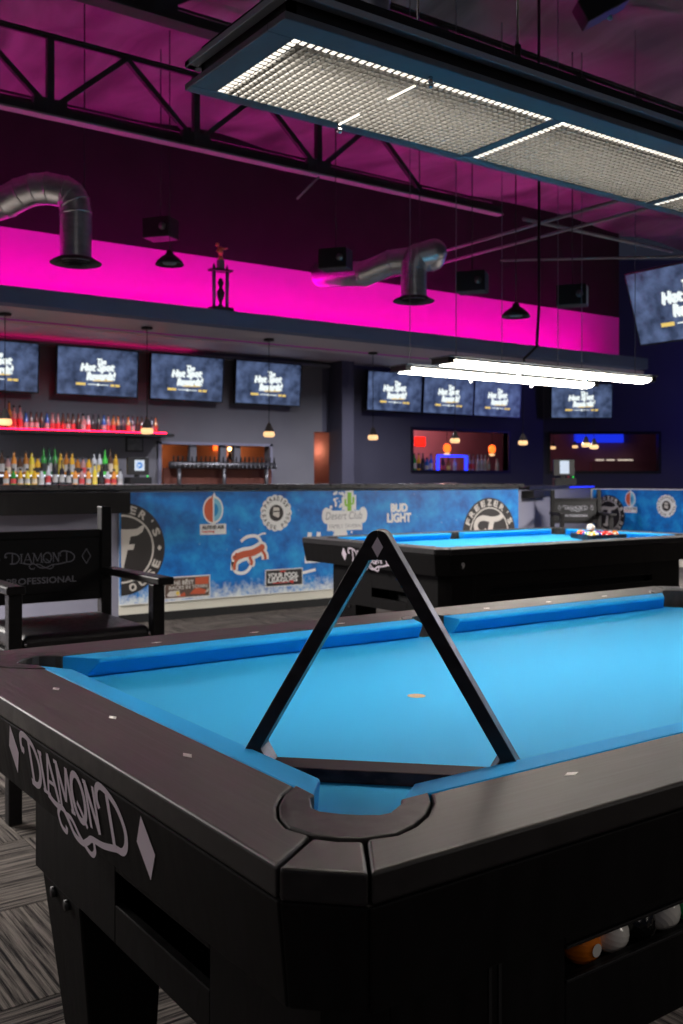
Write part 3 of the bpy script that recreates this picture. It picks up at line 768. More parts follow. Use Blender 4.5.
rack('triangle_rack', (0.130, 0.132, 0.7575), 'black wooden triangle rack standing upright across the front table corner pocket', False, -PI/4)
rk2 = (4.585, 3.40, 0.7575)
rack('triangle_rack', rk2, 'black triangle rack lying flat around the balls on the back table', True, 0.0)

# ================================================================== BALLS
ballmats = {}
def ballmat(nm, c):
    if nm not in ballmats: ballmats[nm] = mat('ball_'+nm, c, 0.12)
    return ballmats[nm]
BC = {'yellow': (0.85, 0.50, 0.02), 'blue': (0.02, 0.06, 0.45), 'red': (0.70, 0.02, 0.02), 'purple': (0.15, 0.02, 0.25), 'orange': (0.85, 0.22, 0.01), 'green': (0.01, 0.25, 0.08), 'maroon': (0.25, 0.02, 0.03), 'black': (0.01, 0.01, 0.01), 'white': (0.80, 0.78, 0.72)}
def ball(loc, colr, striped, label, group, ang=0.0):
    r = 0.0286
    m_ = MB(); n, k = 20, 12; rings = []
    for j in range(k+1):
        a = -PI/2+PI*j/k; rr = max(r*math.cos(a), 1e-5)
        rings.append([(rr*math.cos(t*2*PI/n), rr*math.sin(t*2*PI/n), r*math.sin(a)) for t in range(n)])
    for j in range(k):
        m_.cur = 1 if (striped and (j < 3 or j > 8)) else 0
        vs = rings[j]+rings[j+1]
        m_.add(vs, [(t, (t+1) % n, n+(t+1) % n, n+t) for t in range(n)], True)
    if colr != 'white':
        m_.cur = 1
        pl = Pl((0, -r, 0), (1, 0, 0), (0, 0, 1)); ell(m_, pl, 0, 0, 0.009, 0.009, 0.0002, 14)
    o = m_.build('pool_ball', [ballmat(colr, BC[colr]), ballmat('white', BC['white'])])
    o.location = loc; o.rotation_euler = (ang, 0.4*ang, ang*1.7)
    return tag(o, label, 'pool ball', group)
order = [('yellow', 0), ('blue', 1), ('red', 0), ('purple', 1), ('black', 0), ('orange', 1), ('green', 0), ('white', 0)]
RW = []
Rb = 0.0288; rowh = Rb*math.sqrt(3)
pos = []
for row in range(5):
    for c_ in range(row+1): pos.append((row, c_))
cols = [('orange', 0), ('red', 1), ('yellow', 1), ('blue', 0), ('black', 0), ('purple', 0), ('green', 1), ('orange', 1), ('maroon', 0), ('red', 0), ('yellow', 0), ('blue', 1), ('red', 0), ('red', 1), ('orange', 0)]
seen = {}
# rack lies with its apex towards +x: local rack y axis points to +x
h_in = 0.020+Rb
for (row, c_), (cl, st) in zip(pos, cols):
    yy = h_in+(4-row)*rowh; xx = (c_-row/2)*2*Rb
    p = (rk2[0]+xx, rk2[1]+yy, 0.757+0.0287)
    nm = ('striped ' if st else 'plain ')+cl
    if row == 0: lab = f'{nm} ball at the apex of the rack on the back table'
    else: lab = f"{nm} ball, {['first', 'second', 'third', 'fourth', 'fifth'][c_]} in the {['', 'second', 'middle', 'fourth', 'base'][row]} row of the back table rack"
    ball(p, cl, st, lab, 'balls in the flat rack', random.uniform(-0.6, 0.6))
ball((rk2[0]-0.005, rk2[1]+0.155, 0.757+0.0287+0.047), 'white', 0, 'white cue ball lying on top of the racked balls', 'cue ball', 0.2)
for i, (x, cl, st) in enumerate(((0.352, 'orange', 0), (0.410, 'white', 0), (0.468, 'black', 0), (0.526, 'white', 0), (0.584, 'green', 0), (0.642, 'maroon', 0))):
    nm = ['orange ball at the left end of the ball window of the front table', 'white ball beside the orange one in the front table ball window', 'black ball between two white ones in the front table ball window', 'white ball right of the black one in the front table ball window', 'green ball in the front table ball window', 'maroon ball in the front table ball window'][i]
    ball((x+0.02, 0.0, 0.4985+0.0286), cl, st, nm, 'balls in the return window', 0.3*i)

# ================================================================== CHAIRS
def chair(loc, rz, label):
    H = empty('spectator_chair', loc, rz, label, 'chair', 'spectator chairs')
    for sx in (-1, 1):
        m_ = MB(); m_.box((sx*0.26-0.023, -0.273, 0), (sx*0.26+0.023, -0.227, 0.775)); m_.build('front_leg', 'chair', H, 0.004)
        m_ = MB(); m_.box((sx*0.26-0.022, 0.225, 0), (sx*0.26+0.022, 0.275, 1.05)); m_.build('back_post', 'chair', H, 0.004)
        m_ = MB(); m_.box((sx*0.27-0.032, -0.315, 0.775), (sx*0.27+0.032, 0.235, 0.803)); m_.build('armrest', 'chair', H, 0.006)
        m_ = MB(); m_.box((sx*0.26-0.012, -0.227, 0.20), (sx*0.26+0.012, 0.225, 0.235)); m_.build('side_stretcher', 'chair', H, 0.003)
    m_ = MB(); m_.box((-0.238, 0.235, 0.925), (0.238, 0.265, 0.957)); m_.build('back_rail', 'chair', H, 0.003)
    m_ = MB(); m_.box((-0.238, 0.235, 0.675), (0.238, 0.265, 0.712)); m_.build('back_rail', 'chair', H, 0.003)
    m_ = MB(); m_.box((-0.238, 0.242, 0.712), (0.238, 0.260, 0.925)); bp = m_.build('back_panel', 'panelback', H)
    m_ = MB(); pl = Pl((0, 0.242, 0.82), (1, 0, 0), (0, 0, 1))
    ornate_word(m_, Pl(pl.at(-0.142, 0.012, 0), pl.u, pl.v), 0.0405, 0.0008, 0.10)
    lozenge_line(m_, pl, -0.182, 0.030, 0.036, 0.060, 0.003, 0.0008); lozenge_line(m_, pl, 0.180, 0.030, 0.036, 0.060, 0.003, 0.0008)
    text(m_, pl, 'PROFESSIONAL', 0.0, -0.058, 0.275, 0.024, 0.0008, bold=0.0006)
    tag(m_.build('back_lettering', 'greyprint', bp), 'grey maker lettering on the back panel')
    m_ = MB(); m_.box((-0.237, -0.25, 0.50), (0.237, 0.25, 0.555)); m_.build('seat_frame', 'chair', H, 0.004)
    m_ = MB(); m_.box((-0.234, -0.262, 0.556), (0.234, 0.228, 0.628)); m_.build('seat_cushion', 'vinyl', H, 0.025, 4)
    m_ = MB(); m_.box((-0.237, -0.262, 0.24), (0.237, -0.238, 0.29)); m_.build('footrest', 'chair', H, 0.004)
    m_ = MB(); m_.box((-0.237, 0.238, 0.24), (0.237, 0.262, 0.29)); m_.build('back_stretcher', 'chair', H, 0.003)
    for sx in (-1, 1):
        m_ = MB(); m_.sphere((sx*0.225, -0.264, 0.60), 0.007, 10, 6); m_.build('upholstery_stud', 'chrome', H)
    return H
chair((0.607, 2.68, 0), 0, 'near black wooden spectator chair with lettered back at the left edge')
chair((7.70, 6.34, 0), math.radians(-36), 'far black wooden spectator chair in front of the pale half wall')

# ================================================================== LAMPS OVER THE TABLES
def louvre_lamp(loc):
    H = empty('louvred_table_light', loc, 0, 'long louvred light with crystal grid over the front table', 'table light')
    x0, x1, y0, y1 = 0.110, 2.010, 0.335, 0.668
    px = [(0.158, 0.741), (0.768, 1.351), (1.378, 1.961)]; py0, py1 = 0.386, 0.640
    m_ = MB(); zf0, zf1 = 0.0, 0.012
    m_.box((x0, y0, zf0), (x1, py0, zf1)); m_.box((x0, py1, zf0), (x1, y1, zf1))
    xs = [x0]+[v for p in px for v in p]+[x1]
    for a, b in zip(xs[0::2], xs[1::2]): m_.box((a, py0, zf0), (b, py1, zf1))
    m_.build('bottom_frame', 'frame', H, 0.0012, 1)
    m_ = MB(); i = 0.022
    m_.box((x0+i, y0+i, zf1), (x1-i, y0+i+0.012, 0.075)); m_.box((x0+i, y1-i-0.012, zf1), (x1-i, y1-i, 0.075))
    m_.box((x0+i, y0+i, zf1), (x0+i+0.012, y1-i, 0.075)); m_.box((x1-i-0.012, y0+i, zf1), (x1-i, y1-i, 0.075))
    m_.box((x0+i, y0+i, 0.070), (x1-i, y1-i, 0.075))
    m_.build('housing', 'blackmetal', H)
    m_ = MB(); m_.box((x0, y0, 0.040), (x1, y0+0.018, 0.052)); m_.box((x0, y1-0.018, 0.040), (x1, y1, 0.052)); m_.box((x0, y0, 0.040), (x0+0.018, y1, 0.052)); m_.box((x1-0.018, y0, 0.040), (x1, y1, 0.052))
    m_.build('upper_rim', 'framelight', H, 0.0012, 1)
    m_ = MB(); m_.box((x0, y0, 0.052), (x1, y0+0.006, 0.066)); m_.build('rim_skirt', 'blackmetal', H)
    for a, b in px:
        m_ = MB(); nx, ny = 40, 18
        for k in range(nx+1):
            x = a+(b-a)*k/nx; m_.box((x-0.0009, py0, 0.001), (x+0.0009, py1, 0.0085))
        for k in range(ny+1):
            y = py0+(py1-py0)*k/ny; m_.box((a, y-0.0009, 0.001), (b, y+0.0009, 0.0085))
        m_.build('louvre_grid', 'louver', H)
        m_ = MB(); m_.box((a, py0, 0.052), (b, py1, 0.056)); m_.build('diffuser', 'lampglow', H)
        # lit cells along the near long edge and the left end
        m_ = MB(); cw = (b-a)/nx
        for k in range(nx): m_.box((a+cw*(k+0.16), py0+0.001, 0.0002), (a+cw*(k+0.70), py0+0.012, 0.0016))
        cw = (py1-py0)/ny
        for k in range(ny): m_.box((a+0.001, py0+cw*(k+0.16), 0.0002), (a+0.013, py0+cw*(k+0.70), 0.0016))
        m_.build('lit_edge_cells', 'ledglow', H)
    m_ = MB()
    for a, b, c, d in ((0.425, 0.50, 0.428, 0.59), ):
        pass
    m_.box((0.424, py0+0.03, -0.001), (0.428, py0+0.105, 0.001)); m_.box((0.424, py1-0.06, -0.001), (0.428, py1-0.005, 0.001))
    m_.build('joint_strip', 'ledglow', H)
    for (x, y) in ((0.424, 0.372), (0.424, 0.640)):
        m_ = MB(); m_.tube([(x, y, 0.0), (x, y, -0.008)], 0.004, 8); m_.sphere((x, y, -0.013), 0.006, 10, 8); m_.build('hanging_knob', 'chrome', H)
    for (x, y) in ((0.62, 0.36), (0.62, 0.64), (1.65, 0.36), (1.65, 0.64)):
        m_ = MB(); m_.tube([(x, y, 0.05), (x, y, 2.35)], 0.0022, 6); c_ = m_.build('suspension_cable', 'chrome', H)
        m_ = MB(); m_.tube([(x, y, 0.05), (x, y, 0.10)], 0.006, 8); m_.build('cable_clamp', 'blackmetal', c_)
    return H
louvre_lamp((0, 0, 1.84))
def row_lamp(y, z, x0, x1, label, cables):
    H = empty('row_table_light', ((x0+x1)/2, y, z), 0, label, 'table light', 'twin row lights over the back table')
    a = (x1-x0)/2; w = 0.075
    m_ = MB(); m_.box((-a-0.05, -w, 0.022), (a+0.05, w, 0.034)); m_.box((-a-0.05, -w, 0.0), (-a, w, 0.022)); m_.box((a, -w, 0.0), (a+0.05, w, 0.022)); m_.build('housing', 'blackmetal', H, 0.003, 1)
    m_ = MB(); m_.box((-a-0.05, -w-0.02, 0.034), (a+0.05, w+0.02, 0.042)); m_.build('top_plate', 'frame', H)
    n = 3; g = 0.012; l = (2*a-g*(n-1))/n
    for k in range(n):
        b = -a+k*(l+g)
        m_ = MB(); prof = [(-w*0.96, 0.021), (-w*0.96, 0.010), (-w*0.7, -0.004), (0, -0.010), (w*0.7, -0.004), (w*0.96, 0.010), (w*0.96, 0.021)]
        m_.loft([[(b, yy, zz) for yy, zz in prof], [(b+l, yy, zz) for yy, zz in prof]]); m_.build('glowing_lens', 'rowglow', H)
    for k in (1, 2):
        x = -a+k*(l+g)-g/2
        m_ = MB(); m_.tube([(x, 0, 0.02), (x, 0, -0.02)], 0.004, 8); m_.sphere((x, 0, -0.026), 0.010, 10, 8); m_.build('hanging_knob', 'whiteglow', H)
    for x in cables:
        m_ = MB(); m_.tube([(x, 0, 0.04), (x, 0, 2.35)], 0.0028, 6); m_.build('suspension_cable', 'frame', H)
    return H
ZL = 1.815
rl1 = row_lamp(3.30, ZL, 3.05, 4.80, 'brilliant white row light nearer the camera over the back table', (-0.80, 0.05, 0.80))
row_lamp(3.74, ZL, 3.10, 4.75, 'brilliant white row light farther from the camera over the back table', (-0.78, 0.0, 0.78))
m_ = MB(); m_.tube([(-0.20, 0.04, 0.04), (-0.22, 0.03, 0.08), (-0.14, 0.0, 0.16), (-0.12, 0.0, 0.4), (-0.12, 0.0, 2.38)], 0.009, 8)
m_.build('power_cord', 'blackmetal', rl1)

# ================================================================== TRUSSES AND PIPES
def truss(y, zb, zt, x0, x1, pitch, ph, label, flange=0.04, fm='lit_steel'):
    H = empty('roof_truss', (0, y, zb), 0, label, 'roof truss', 'black roof trusses')
    hgt = zt-zb
    m_ = MB(); m_.box((x0, -flange, 0), (x1, flange, 0.012)); m_.build('bottom_flange', fm, H)
    m_ = MB(); m_.box((x0, -0.012, 0.012), (x1, 0.012, 0.075)); m_.build('bottom_chord', 'truss', H)
    m_ = MB(); m_.box((x0, -flange*0.5, hgt-0.012), (x1, flange*0.5, hgt)); m_.box((x0, -0.01, hgt-0.035), (x1, 0.01, hgt-0.012)); m_.build('top_chord', 'truss', H)
    m_ = MB(); m_.box((x0, 0.10, 0.14), (x1, 0.115, 0.155)); m_.build('tie_rod', 'truss', H)
    x = x0+ph; k = 0
    while x < x1-pitch:
        m_ = MB(); m_.bar((x, 0, 0.03), (x, 0, hgt-0.03), 0.045); m_.build('web_post', 'truss', H)
        m_ = MB(); m_.bar((x, 0, 0.05), (x+pitch/2, 0, hgt-0.03), 0.035); m_.build('web_diagonal', 'truss', H)
        m_ = MB(); m_.bar((x+pitch/2, 0, hgt-0.03), (x+pitch, 0, 0.05), 0.035); m_.build('web_diagonal', 'truss', H)
        m_ = MB(); m_.prism([(x-0.11, -0.02), (x+0.11, -0.02), (x+0.11, 0.02), (x-0.11, 0.02)], 0.02, 0.12); m_.build('gusset_plate', 'truss', H)
        x += pitch; k += 1
    return H
truss(5.4, 3.515, 4.06, -4.0, 5.55, 1.053, 0.218, 'black steel truss with magenta lit lower flange in front of the dark wall')
truss(3.8, 3.545, 4.06, -4.0, 9.0, 1.30, 0.30, 'nearer black steel truss crossing the top of the picture', 0.05, 'truss')
def pipe(p, q, r, label, m='lit_steel'):
    m_ = MB(); m_.tube([p, q], r, 8); return tag(m_.build('ceiling_pipe', m), label, 'pipe', 'pipes and rods under the roof')

# ================================================================== DUCTS
def duct(path, r, label, drop_i, diff):
    H = empty('air_duct', path[0], 0, label, 'air duct', 'galvanised air ducts')
    b = Vector(path[0]); P = [Vector(p)-b for p in path]
    Q = [tuple(p) for p in P]
    # resample into segments, each a short piece with a raised seam
    for i in range(len(P)-1):
        m_ = MB(); m_.tube([P[i], P[i+1]], r, 24, caps=False)
        o = m_.build('duct_piece', 'steel', H)
        d = (P[i+1]-P[i]).normalized()*0.006
        m_ = MB(); m_.tube([P[i+1]-d, P[i+1]+d], r*1.035, 24); m_.build('seam_ring', 'steel', o)
        if i < len(P)-2:
            m_ = MB(); m_.sphere(P[i+1], r*0.995, 24, 14); m_.build('elbow_joint', 'steel', o)
        else: break_ = True
    if diff:
        e = P[-1]
        m_ = MB(); m_.tube([e+Vector((0.06, 0, 0.10)), e+Vector((0.06, 0, 4.1-path[0][2]-e.z+0.42))], 0.004, 6); m_.build('hanger_rod', 'blackmetal', H)
        m_ = MB(); m_.lathe([(r*0.9, 0.0), (r*1.15, 0.0), (r*1.62, -0.028), (r*1.62, -0.034), (r*0.9, -0.012)], 32, e, True, False); df = m_.build('diffuser', 'truss', H)
        for rr, zz in ((1.28, -0.040), (0.92, -0.046), (0.55, -0.052)):
            m_ = MB(); m_.lathe([(r*rr*0.78, zz+0.014), (r*rr, zz), (r*rr, zz-0.004), (r*rr*0.74, zz+0.010)], 32, e, True, False); m_.build('diffuser_ring', 'truss', df)
    return H
def bend(a, c, b, n=5):
    a, b, c = Vector(a), Vector(b), Vector(c); return [tuple((1-t)**2*a+2*t*(1-t)*c+t*t*b) for t in [i/n for i in range(n+1)]]
d1 = (1.70, 5.52)
path1 = [(1.02, 6.60, 2.92), (1.24, 6.0, 3.02)]+bend((1.34, 5.83, 3.05), (1.44, 5.70, 3.13), (1.55, 5.62, 3.12), 3)+bend((1.60, 5.59, 3.11), (1.70, 5.52, 3.10), (1.70, 5.52, 2.95), 4)[1:]+[(1.70, 5.52, 2.65)]
duct(path1, 0.105, 'galvanised elbow duct dropping to a round diffuser at the left', 0, True)
d2 = (4.45, 5.28)
path2 = [(4.22, 6.30, 2.98), (4.28, 5.72, 2.90), (4.40, 5.50, 2.97), (4.60, 5.22, 2.98), (4.58, 5.18, 3.02), (4.47, 5.26, 2.98), (4.45, 5.28, 2.90), (4.45, 5.28, 2.65)]
duct(path2, 0.105, 'galvanised elbow duct dropping to a round diffuser at mid picture', 0, True)
m_ = MB(); H = empty('air_duct', (2.33, 3.11, 3.30), 0, 'large round galvanised duct end above the front light', 'air duct', 'galvanised air ducts')
m_.tube([(0, 0, 0), (0, 0, 0.78)], 0.128, 28); m_.build('duct_piece', 'steel', H)
for z in (0.10, 0.30):
    m_ = MB(); m_.tube([(0, 0, z-0.006), (0, 0, z+0.006)], 0.132, 28); m_.build('seam_ring', 'steel', H)

# ================================================================== SMALL CEILING THINGS
def dome_lamp(loc, label, ztop):
    H = empty('dome_pendant', loc, 0, label, 'pendant lamp', 'black dome lamps')
    m_ = MB(); m_.lathe([(0.022, 0.10), (0.03, 0.075), (0.06, 0.055), (0.092, 0.025), (0.103, 0.0), (0.099, 0.0), (0.085, 0.024), (0.03, 0.06), (0.001, 0.062)], 28, (0, 0, 0), True, False); m_.build('shade', 'blackmetal', H)
    m_ = MB(); m_.lathe([(0.001, 0.004), (0.045, 0.006), (0.05, 0.02), (0.001, 0.022)], 20, (0, 0, 0), True, False); m_.build('lens', 'frame', H)
    m_ = MB(); m_.tube([(0, 0, 0.09), (0, 0, ztop-loc[2])], 0.004, 8); m_.build('stem', 'blackmetal', H)
dome_lamp((2.39, 5.52, 2.695), 'black dome lamp hanging before the cove at the left', 4.37)
dome_lamp((4.44, 4.12, 2.33), 'black dome lamp hanging over the back table lights', 4.37)
def speaker(loc, rz, label, ztop):
    H = empty('ceiling_speaker', loc, rz, label, 'speaker', 'black ceiling speakers')
    m_ = MB(); m_.box((-0.11, -0.08, -0.075), (0.11, 0.08, 0.075)); m_.build('cabinet', 'blackmetal', H, 0.006)
    m_ = MB(); m_.tube([(0.06, -0.08, 0.0), (0.06, -0.095, 0.0)], 0.026, 14); m_.build('tweeter', 'dullsteel', H)
    m_ = MB(); m_.tube([(0, 0, 0.07), (0, 0, ztop-loc[2])], 0.004, 8); m_.build('bracket', 'blackmetal', H)
sp = [((2.47, 5.84, 3.03), 'black ceiling speaker above the left dome lamp'), ((3.53, 5.08, 2.80), 'black ceiling speaker between the trophy and the middle duct'), ((4.36, 4.49, 2.63), 'black ceiling speaker right of the middle duct'), ((4.97, 4.06, 2.53), 'black ceiling speaker above the end of the row lights')]
for p, l in sp: speaker(p, -0.95, l, 4.37)
H = empty('ceiling_spotlight', (3.31, 2.41, 3.50), 0, 'black ceiling spotlight at the top right of the picture', 'spotlight')
m_ = MB(); m_.bar((-0.09, 0.06, 0.02), (0.09, -0.06, 0.14), 0.12); m_.build('head', 'blackmetal', H, 0.006)
m_ = MB(); m_.sphere((-0.02, -0.075, -0.02), 0.014, 10, 6); m_.build('indicator_lens', 'paleblue', H)
m_ = MB(); m_.tube([(0, 0, 0.1), (0, 0, 0.70)], 0.014, 8); m_.build('yoke', 'blackmetal', H)
pipe((5.41, 4.0, 3.30), (5.44, 7.34, 3.30), 0.014, 'rod running back towards the dark wall, left of the pair')
pipe((5.77, 4.0, 3.30), (5.74, 7.34, 3.30), 0.014, 'rod running back towards the dark wall, right of the pair')
pipe((5.30, 4.88, 3.335), (7.30, 4.88, 3.335), 0.016, 'pipe crossing beside the nearest screen, uppermost of the crossing ones')
pipe((5.5, 5.35, 3.10), (6.75, 4.25, 3.10), 0.010, 'thin slanting rod above the nearest screen')
pipe((0.75, 5.4, 3.515), (0.66, 5.5, 3.28), 0.008, 'thin slanting rod under the truss at the left')
pipe((3.60, 5.4, 3.515), (3.46, 5.5, 3.34), 0.008, 'thin slanting rod under the truss at mid picture')
# trophy on the fascia ledge
H = empty('trophy', (3.432, 6.69, 2.63), 0, 'tall two column trophy with a figure standing on the fascia ledge', 'trophy')
m_ = MB(); m_.box((-0.10, -0.06, 0), (0.10, 0.06, 0.035)); m_.build('base', 'black', H, 0.004)
for x in (-0.065, 0.065):
    m_ = MB(); m_.tube([(x, 0, 0.035), (x, 0, 0.35)], 0.016, 14); m_.build('column', 'frame', H)
    m_ = MB(); m_.lathe([(0.004, 0.37), (0.014, 0.385), (0.008, 0.40), (0.001, 0.42)], 10, (x, 0, 0), True, False); m_.build('finial', 'black', H)
m_ = MB(); m_.box((-0.10, -0.05, 0.35), (0.10, 0.05, 0.368)); m_.build('upper_plate', 'black', H, 0.003)
m_ = MB(); m_.lathe([(0.03, 0.035), (0.012, 0.07), (0.028, 0.12), (0.036, 0.17), (0.012, 0.21), (0.028, 0.25), (0.012, 0.29)], 14); m_.build('centre_cup', 'black', H)
m_ = MB(); m_.box((-0.025, -0.025, 0.368), (0.025, 0.025, 0.45)); m_.build('figure_block', 'frame', H)
m_ = MB(); m_.lathe([(0.03, 0.45), (0.018, 0.475), (0.012, 0.49)], 12); m_.tube([(0, 0, 0.49), (-0.004, -0.01, 0.52), (-0.022, -0.02, 0.555)], [0.016, 0.02, 0.018], 10)
m_.sphere((-0.042, -0.02, 0.575), 0.018, 12, 8); m_.tube([(-0.02, -0.02, 0.55), (0.02, -0.03, 0.545), (0.05, -0.035, 0.552)], [0.011, 0.009, 0.006], 8); m_.tube([(-0.02, -0.015, 0.54), (-0.05, -0.03, 0.52), (-0.03, -0.04, 0.50)], [0.011, 0.009, 0.006], 8)
m_.build('player_figure', 'gold', H)
# cove strip
m_ = MB()
for i in range(70): m_.box((-5+14*i/70, 6.86, 2.585), (-5+14*(i+0.96)/70, 6.89, 2.60))
tag(m_.build('cove_strip', 'magled'), 'magenta LED strip lying in the trough behind the fascia', 'strip light')

# ================================================================== BANNERS
def mural(name, loc, rz, length, label, logos):
    H = empty(name, loc, rz, label, 'banner', 'blue sponsor banners')
    m_ = MB(); m_.box((0, -0.006, 0), (length, 0, 0.92)); m_.build('print_sheet', 'banner', H)
    m_ = MB(); m_.box((0, -0.008, 0.912), (length, 0.0, 0.922)); m_.box((0, -0.008, -0.002), (length, 0, 0.006)); m_.build('white_hem', 'white', H)
    pl = Pl((0, -0.006, 0), (1, 0, 0), (0, 0, 1))
    for fn, a in logos: fn(H, pl, *a)
    return H
def multi(H, name, layers, label):
    """layers: (material, function(mb)) drawn one over another"""
    mats = []; m_ = MB()
    for mt, fn in layers:
        if mt not in mats: mats.append(mt)
        m_.cur = mats.index(mt); fn(m_)
    return tag(m_.build(name, mats, H), label)
def clip_poly(pts, xmin):
    out = []
    for p, q in zip(pts, pts[1:]+pts[:1]):
        if p[0] >= xmin: out.append(p)
        if (p[0] < xmin) != (q[0] < xmin):
            t = (xmin-p[0])/(q[0]-p[0]); out.append((xmin, p[1]+t*(q[1]-p[1])))
    return out
def F_logo(H, pl, cx, cy, R, xmin, big):
    circ = lambda r, n=64: [(cx+r*math.cos(i*2*PI/n), cy+r*math.sin(i*2*PI/n)) for i in range(n)]
    def disc(m): poly(m, pl, clip_poly(circ(R), xmin), 0.002)
    def rg(m):
        a = math.acos(max(-1, min(1, (xmin-cx)/(0.74*R)))) if (xmin-cx) > -0.74*R else PI
        ring(m, pl, cx, cy, 0.70*R, 0.74*R, 0.004, 56, -a, a)
    def tx(m):
        st = 0.29
        for word, mid, inw in (("FREEZER'S", PI/2, False), ('ICE HOUSE', -PI/2, True)):
            n = len(word)
            for i, ch in enumerate(word):
                k = (i-(n-1)/2)*st
                a = mid+k if inw else mid-k
                if cx+0.87*R*math.cos(a)-0.07*R < xmin: continue
                arc_text(m, pl, ch, cx, cy, 0.865*R, a, st, 0.155*R, 0.004, inw, 0.010*R, 0.95)
        lozenge(m, pl, cx+0.87*R, cy, 0.10*R, 0.13*R, 0.004)
        if cx-0.9*R > xmin: lozenge(m, pl, cx-0.87*R, cy, 0.10*R, 0.13*R, 0.004)
    def F(m):
        if xmin < -0.5:
            g_ = lambda pts: [(cx+x*R, cy+y*R) for x, y in spline(pts, 6)]
            ribbon(m, pl, g_([(-0.10, 0.10), (-0.24, 0.02), (-0.42, 0.06), (-0.52, 0.22), (-0.44, 0.38), (-0.24, 0.44), (0.06, 0.40), (0.34, 0.42), (0.52, 0.52)]), 0.15*R, 0.004)
            ribbon(m, pl, g_([(0.10, 0.38), (0.0, 0.0), (-0.12, -0.42), (-0.30, -0.48)]), 0.18*R, 0.0042)
            ribbon(m, pl, [(cx-0.16*R, cy+0.0*R), (cx+0.28*R, cy+0.03*R)], 0.10*R, 0.0044)
            return
        f = lambda pts: clip_poly([(cx+x*R, cy+y*R) for x, y in pts], xmin)
        poly(m, pl, f([(-0.50, 0.30), (-0.44, 0.42), (-0.30, 0.46), (0.10, 0.42), (0.34, 0.43), (0.46, 0.50), (0.52, 0.50), (0.47, 0.36), (0.36, 0.29), (0.16, 0.26), (-0.10, 0.27), (-0.28, 0.29), (-0.36, 0.20), (-0.44, 0.20)]), 0.004)
        poly(m, pl, f([(-0.02, 0.28), (0.20, 0.28), (0.02, -0.46), (-0.08, -0.54), (-0.30, -0.50), (-0.34, -0.42), (-0.20, -0.42)]), 0.0042)
        poly(m, pl, f([(-0.16, -0.02), (0.26, -0.02), (0.29, 0.10), (-0.10, 0.10)]), 0.0044)
        poly(m, pl, f([(-0.50, 0.30), (-0.44, 0.20), (-0.30, 0.10), (-0.36, 0.06), (-0.50, 0.10), (-0.56, 0.22)]), 0.0044)
    multi(H, 'round_letter_emblem', [('black', disc), ('offwhite', rg), ('offwhite', tx), ('offwhite', F)], 'black round emblem with a cream letter F')
def drop_logo(H, pl, cx, cy, k):
    W_ = lambda m: (ell(m, pl, cx, cy, 0.125*k, 0.155*k, 0.002), poly(m, pl, [(cx-0.02*k, cy+0.13*k), (cx+0.015*k, cy+0.20*k), (cx+0.04*k, cy+0.13*k)], 0.002), rect(m, pl, cx-0.16*k, cy-0.27*k, cx+0.16*k, cy-0.155*k, 0.002))
    Or = lambda m: (ell(m, pl, cx-0.005*k, cy, 0.105*k, 0.135*k, 0.0035, 24, PI/2, 3*PI/2), poly(m, pl, [(cx-0.03*k, cy+0.11*k), (cx-0.006*k, cy+0.175*k), (cx-0.005*k, cy+0.11*k)], 0.0035))
    Bl = lambda m: (ell(m, pl, cx+0.012*k, cy, 0.095*k, 0.125*k, 0.0035, 24, -PI/2, PI/2),)
    B2 = lambda m: (ell(m, pl, cx+0.012*k, cy, 0.050*k, 0.070*k, 0.005, 20, -PI/2, PI/2),)
    Tx = lambda m: (text(m, pl, 'ALPINE AIR', cx, cy-0.190*k, 0.27*k, 0.040*k, 0.0035, bold=0.001),)
    Rd = lambda m: (text(m, pl, 'heating', cx-0.06*k, cy-0.238*k, 0.15*k, 0.030*k, 0.0035, bold=0.001),)
    multi(H, 'split_drop_logo', [('white', W_), ('orange', Or), ('paleblue', Bl), ('banner_blue', B2), ('black', Tx), ('redprint', Rd)], 'orange and blue split drop logo on white')
M['banner_blue'] = mat('mid_blue_print', (0.01, 0.25, 0.55), 0.5)
def pool_logo(H, pl, cx, cy, k):
    def Wt(m):
        ring(m, pl, cx, cy, 0.0, 0.118*k, 0.002)
        for i in range(15):
            a = 2*PI*i/15; ell(m, pl, cx+0.125*k*math.cos(a), cy+0.125*k*math.sin(a), 0.040*k, 0.040*k, 0.0022+0.00002*i, 12)
    Bk = lambda m: ell(m, pl, cx, cy, 0.074*k, 0.074*k, 0.0035)
    def Tx(m):
        arc_text(m, pl, 'PARADISE', cx, cy, 0.128*k, PI/2, 0.30, 0.036*k, 0.0035, False, 0.0008)
        arc_text(m, pl, 'LEAGUE POOL', cx, cy, 0.128*k, -PI/2-0.1, 0.32, 0.034*k, 0.0035, True, 0.0008)
    St = lambda m: poly(m, pl, [(cx-0.030*k, cy+0.052*k), (cx+0.030*k, cy+0.048*k), (cx+0.032*k, cy-0.030*k), (cx+0.018*k, cy-0.042*k), (cx-0.034*k, cy-0.020*k)], 0.005)
    Ln = lambda m: rect(m, pl, cx-0.030*k, cy+0.008*k, cx+0.030*k, cy+0.020*k, 0.0062)
    multi(H, 'round_pool_logo', [('white', Wt), ('black', Bk), ('black', Tx), ('offwhite', St), ('black', Ln)], 'round white and black pool league logo')
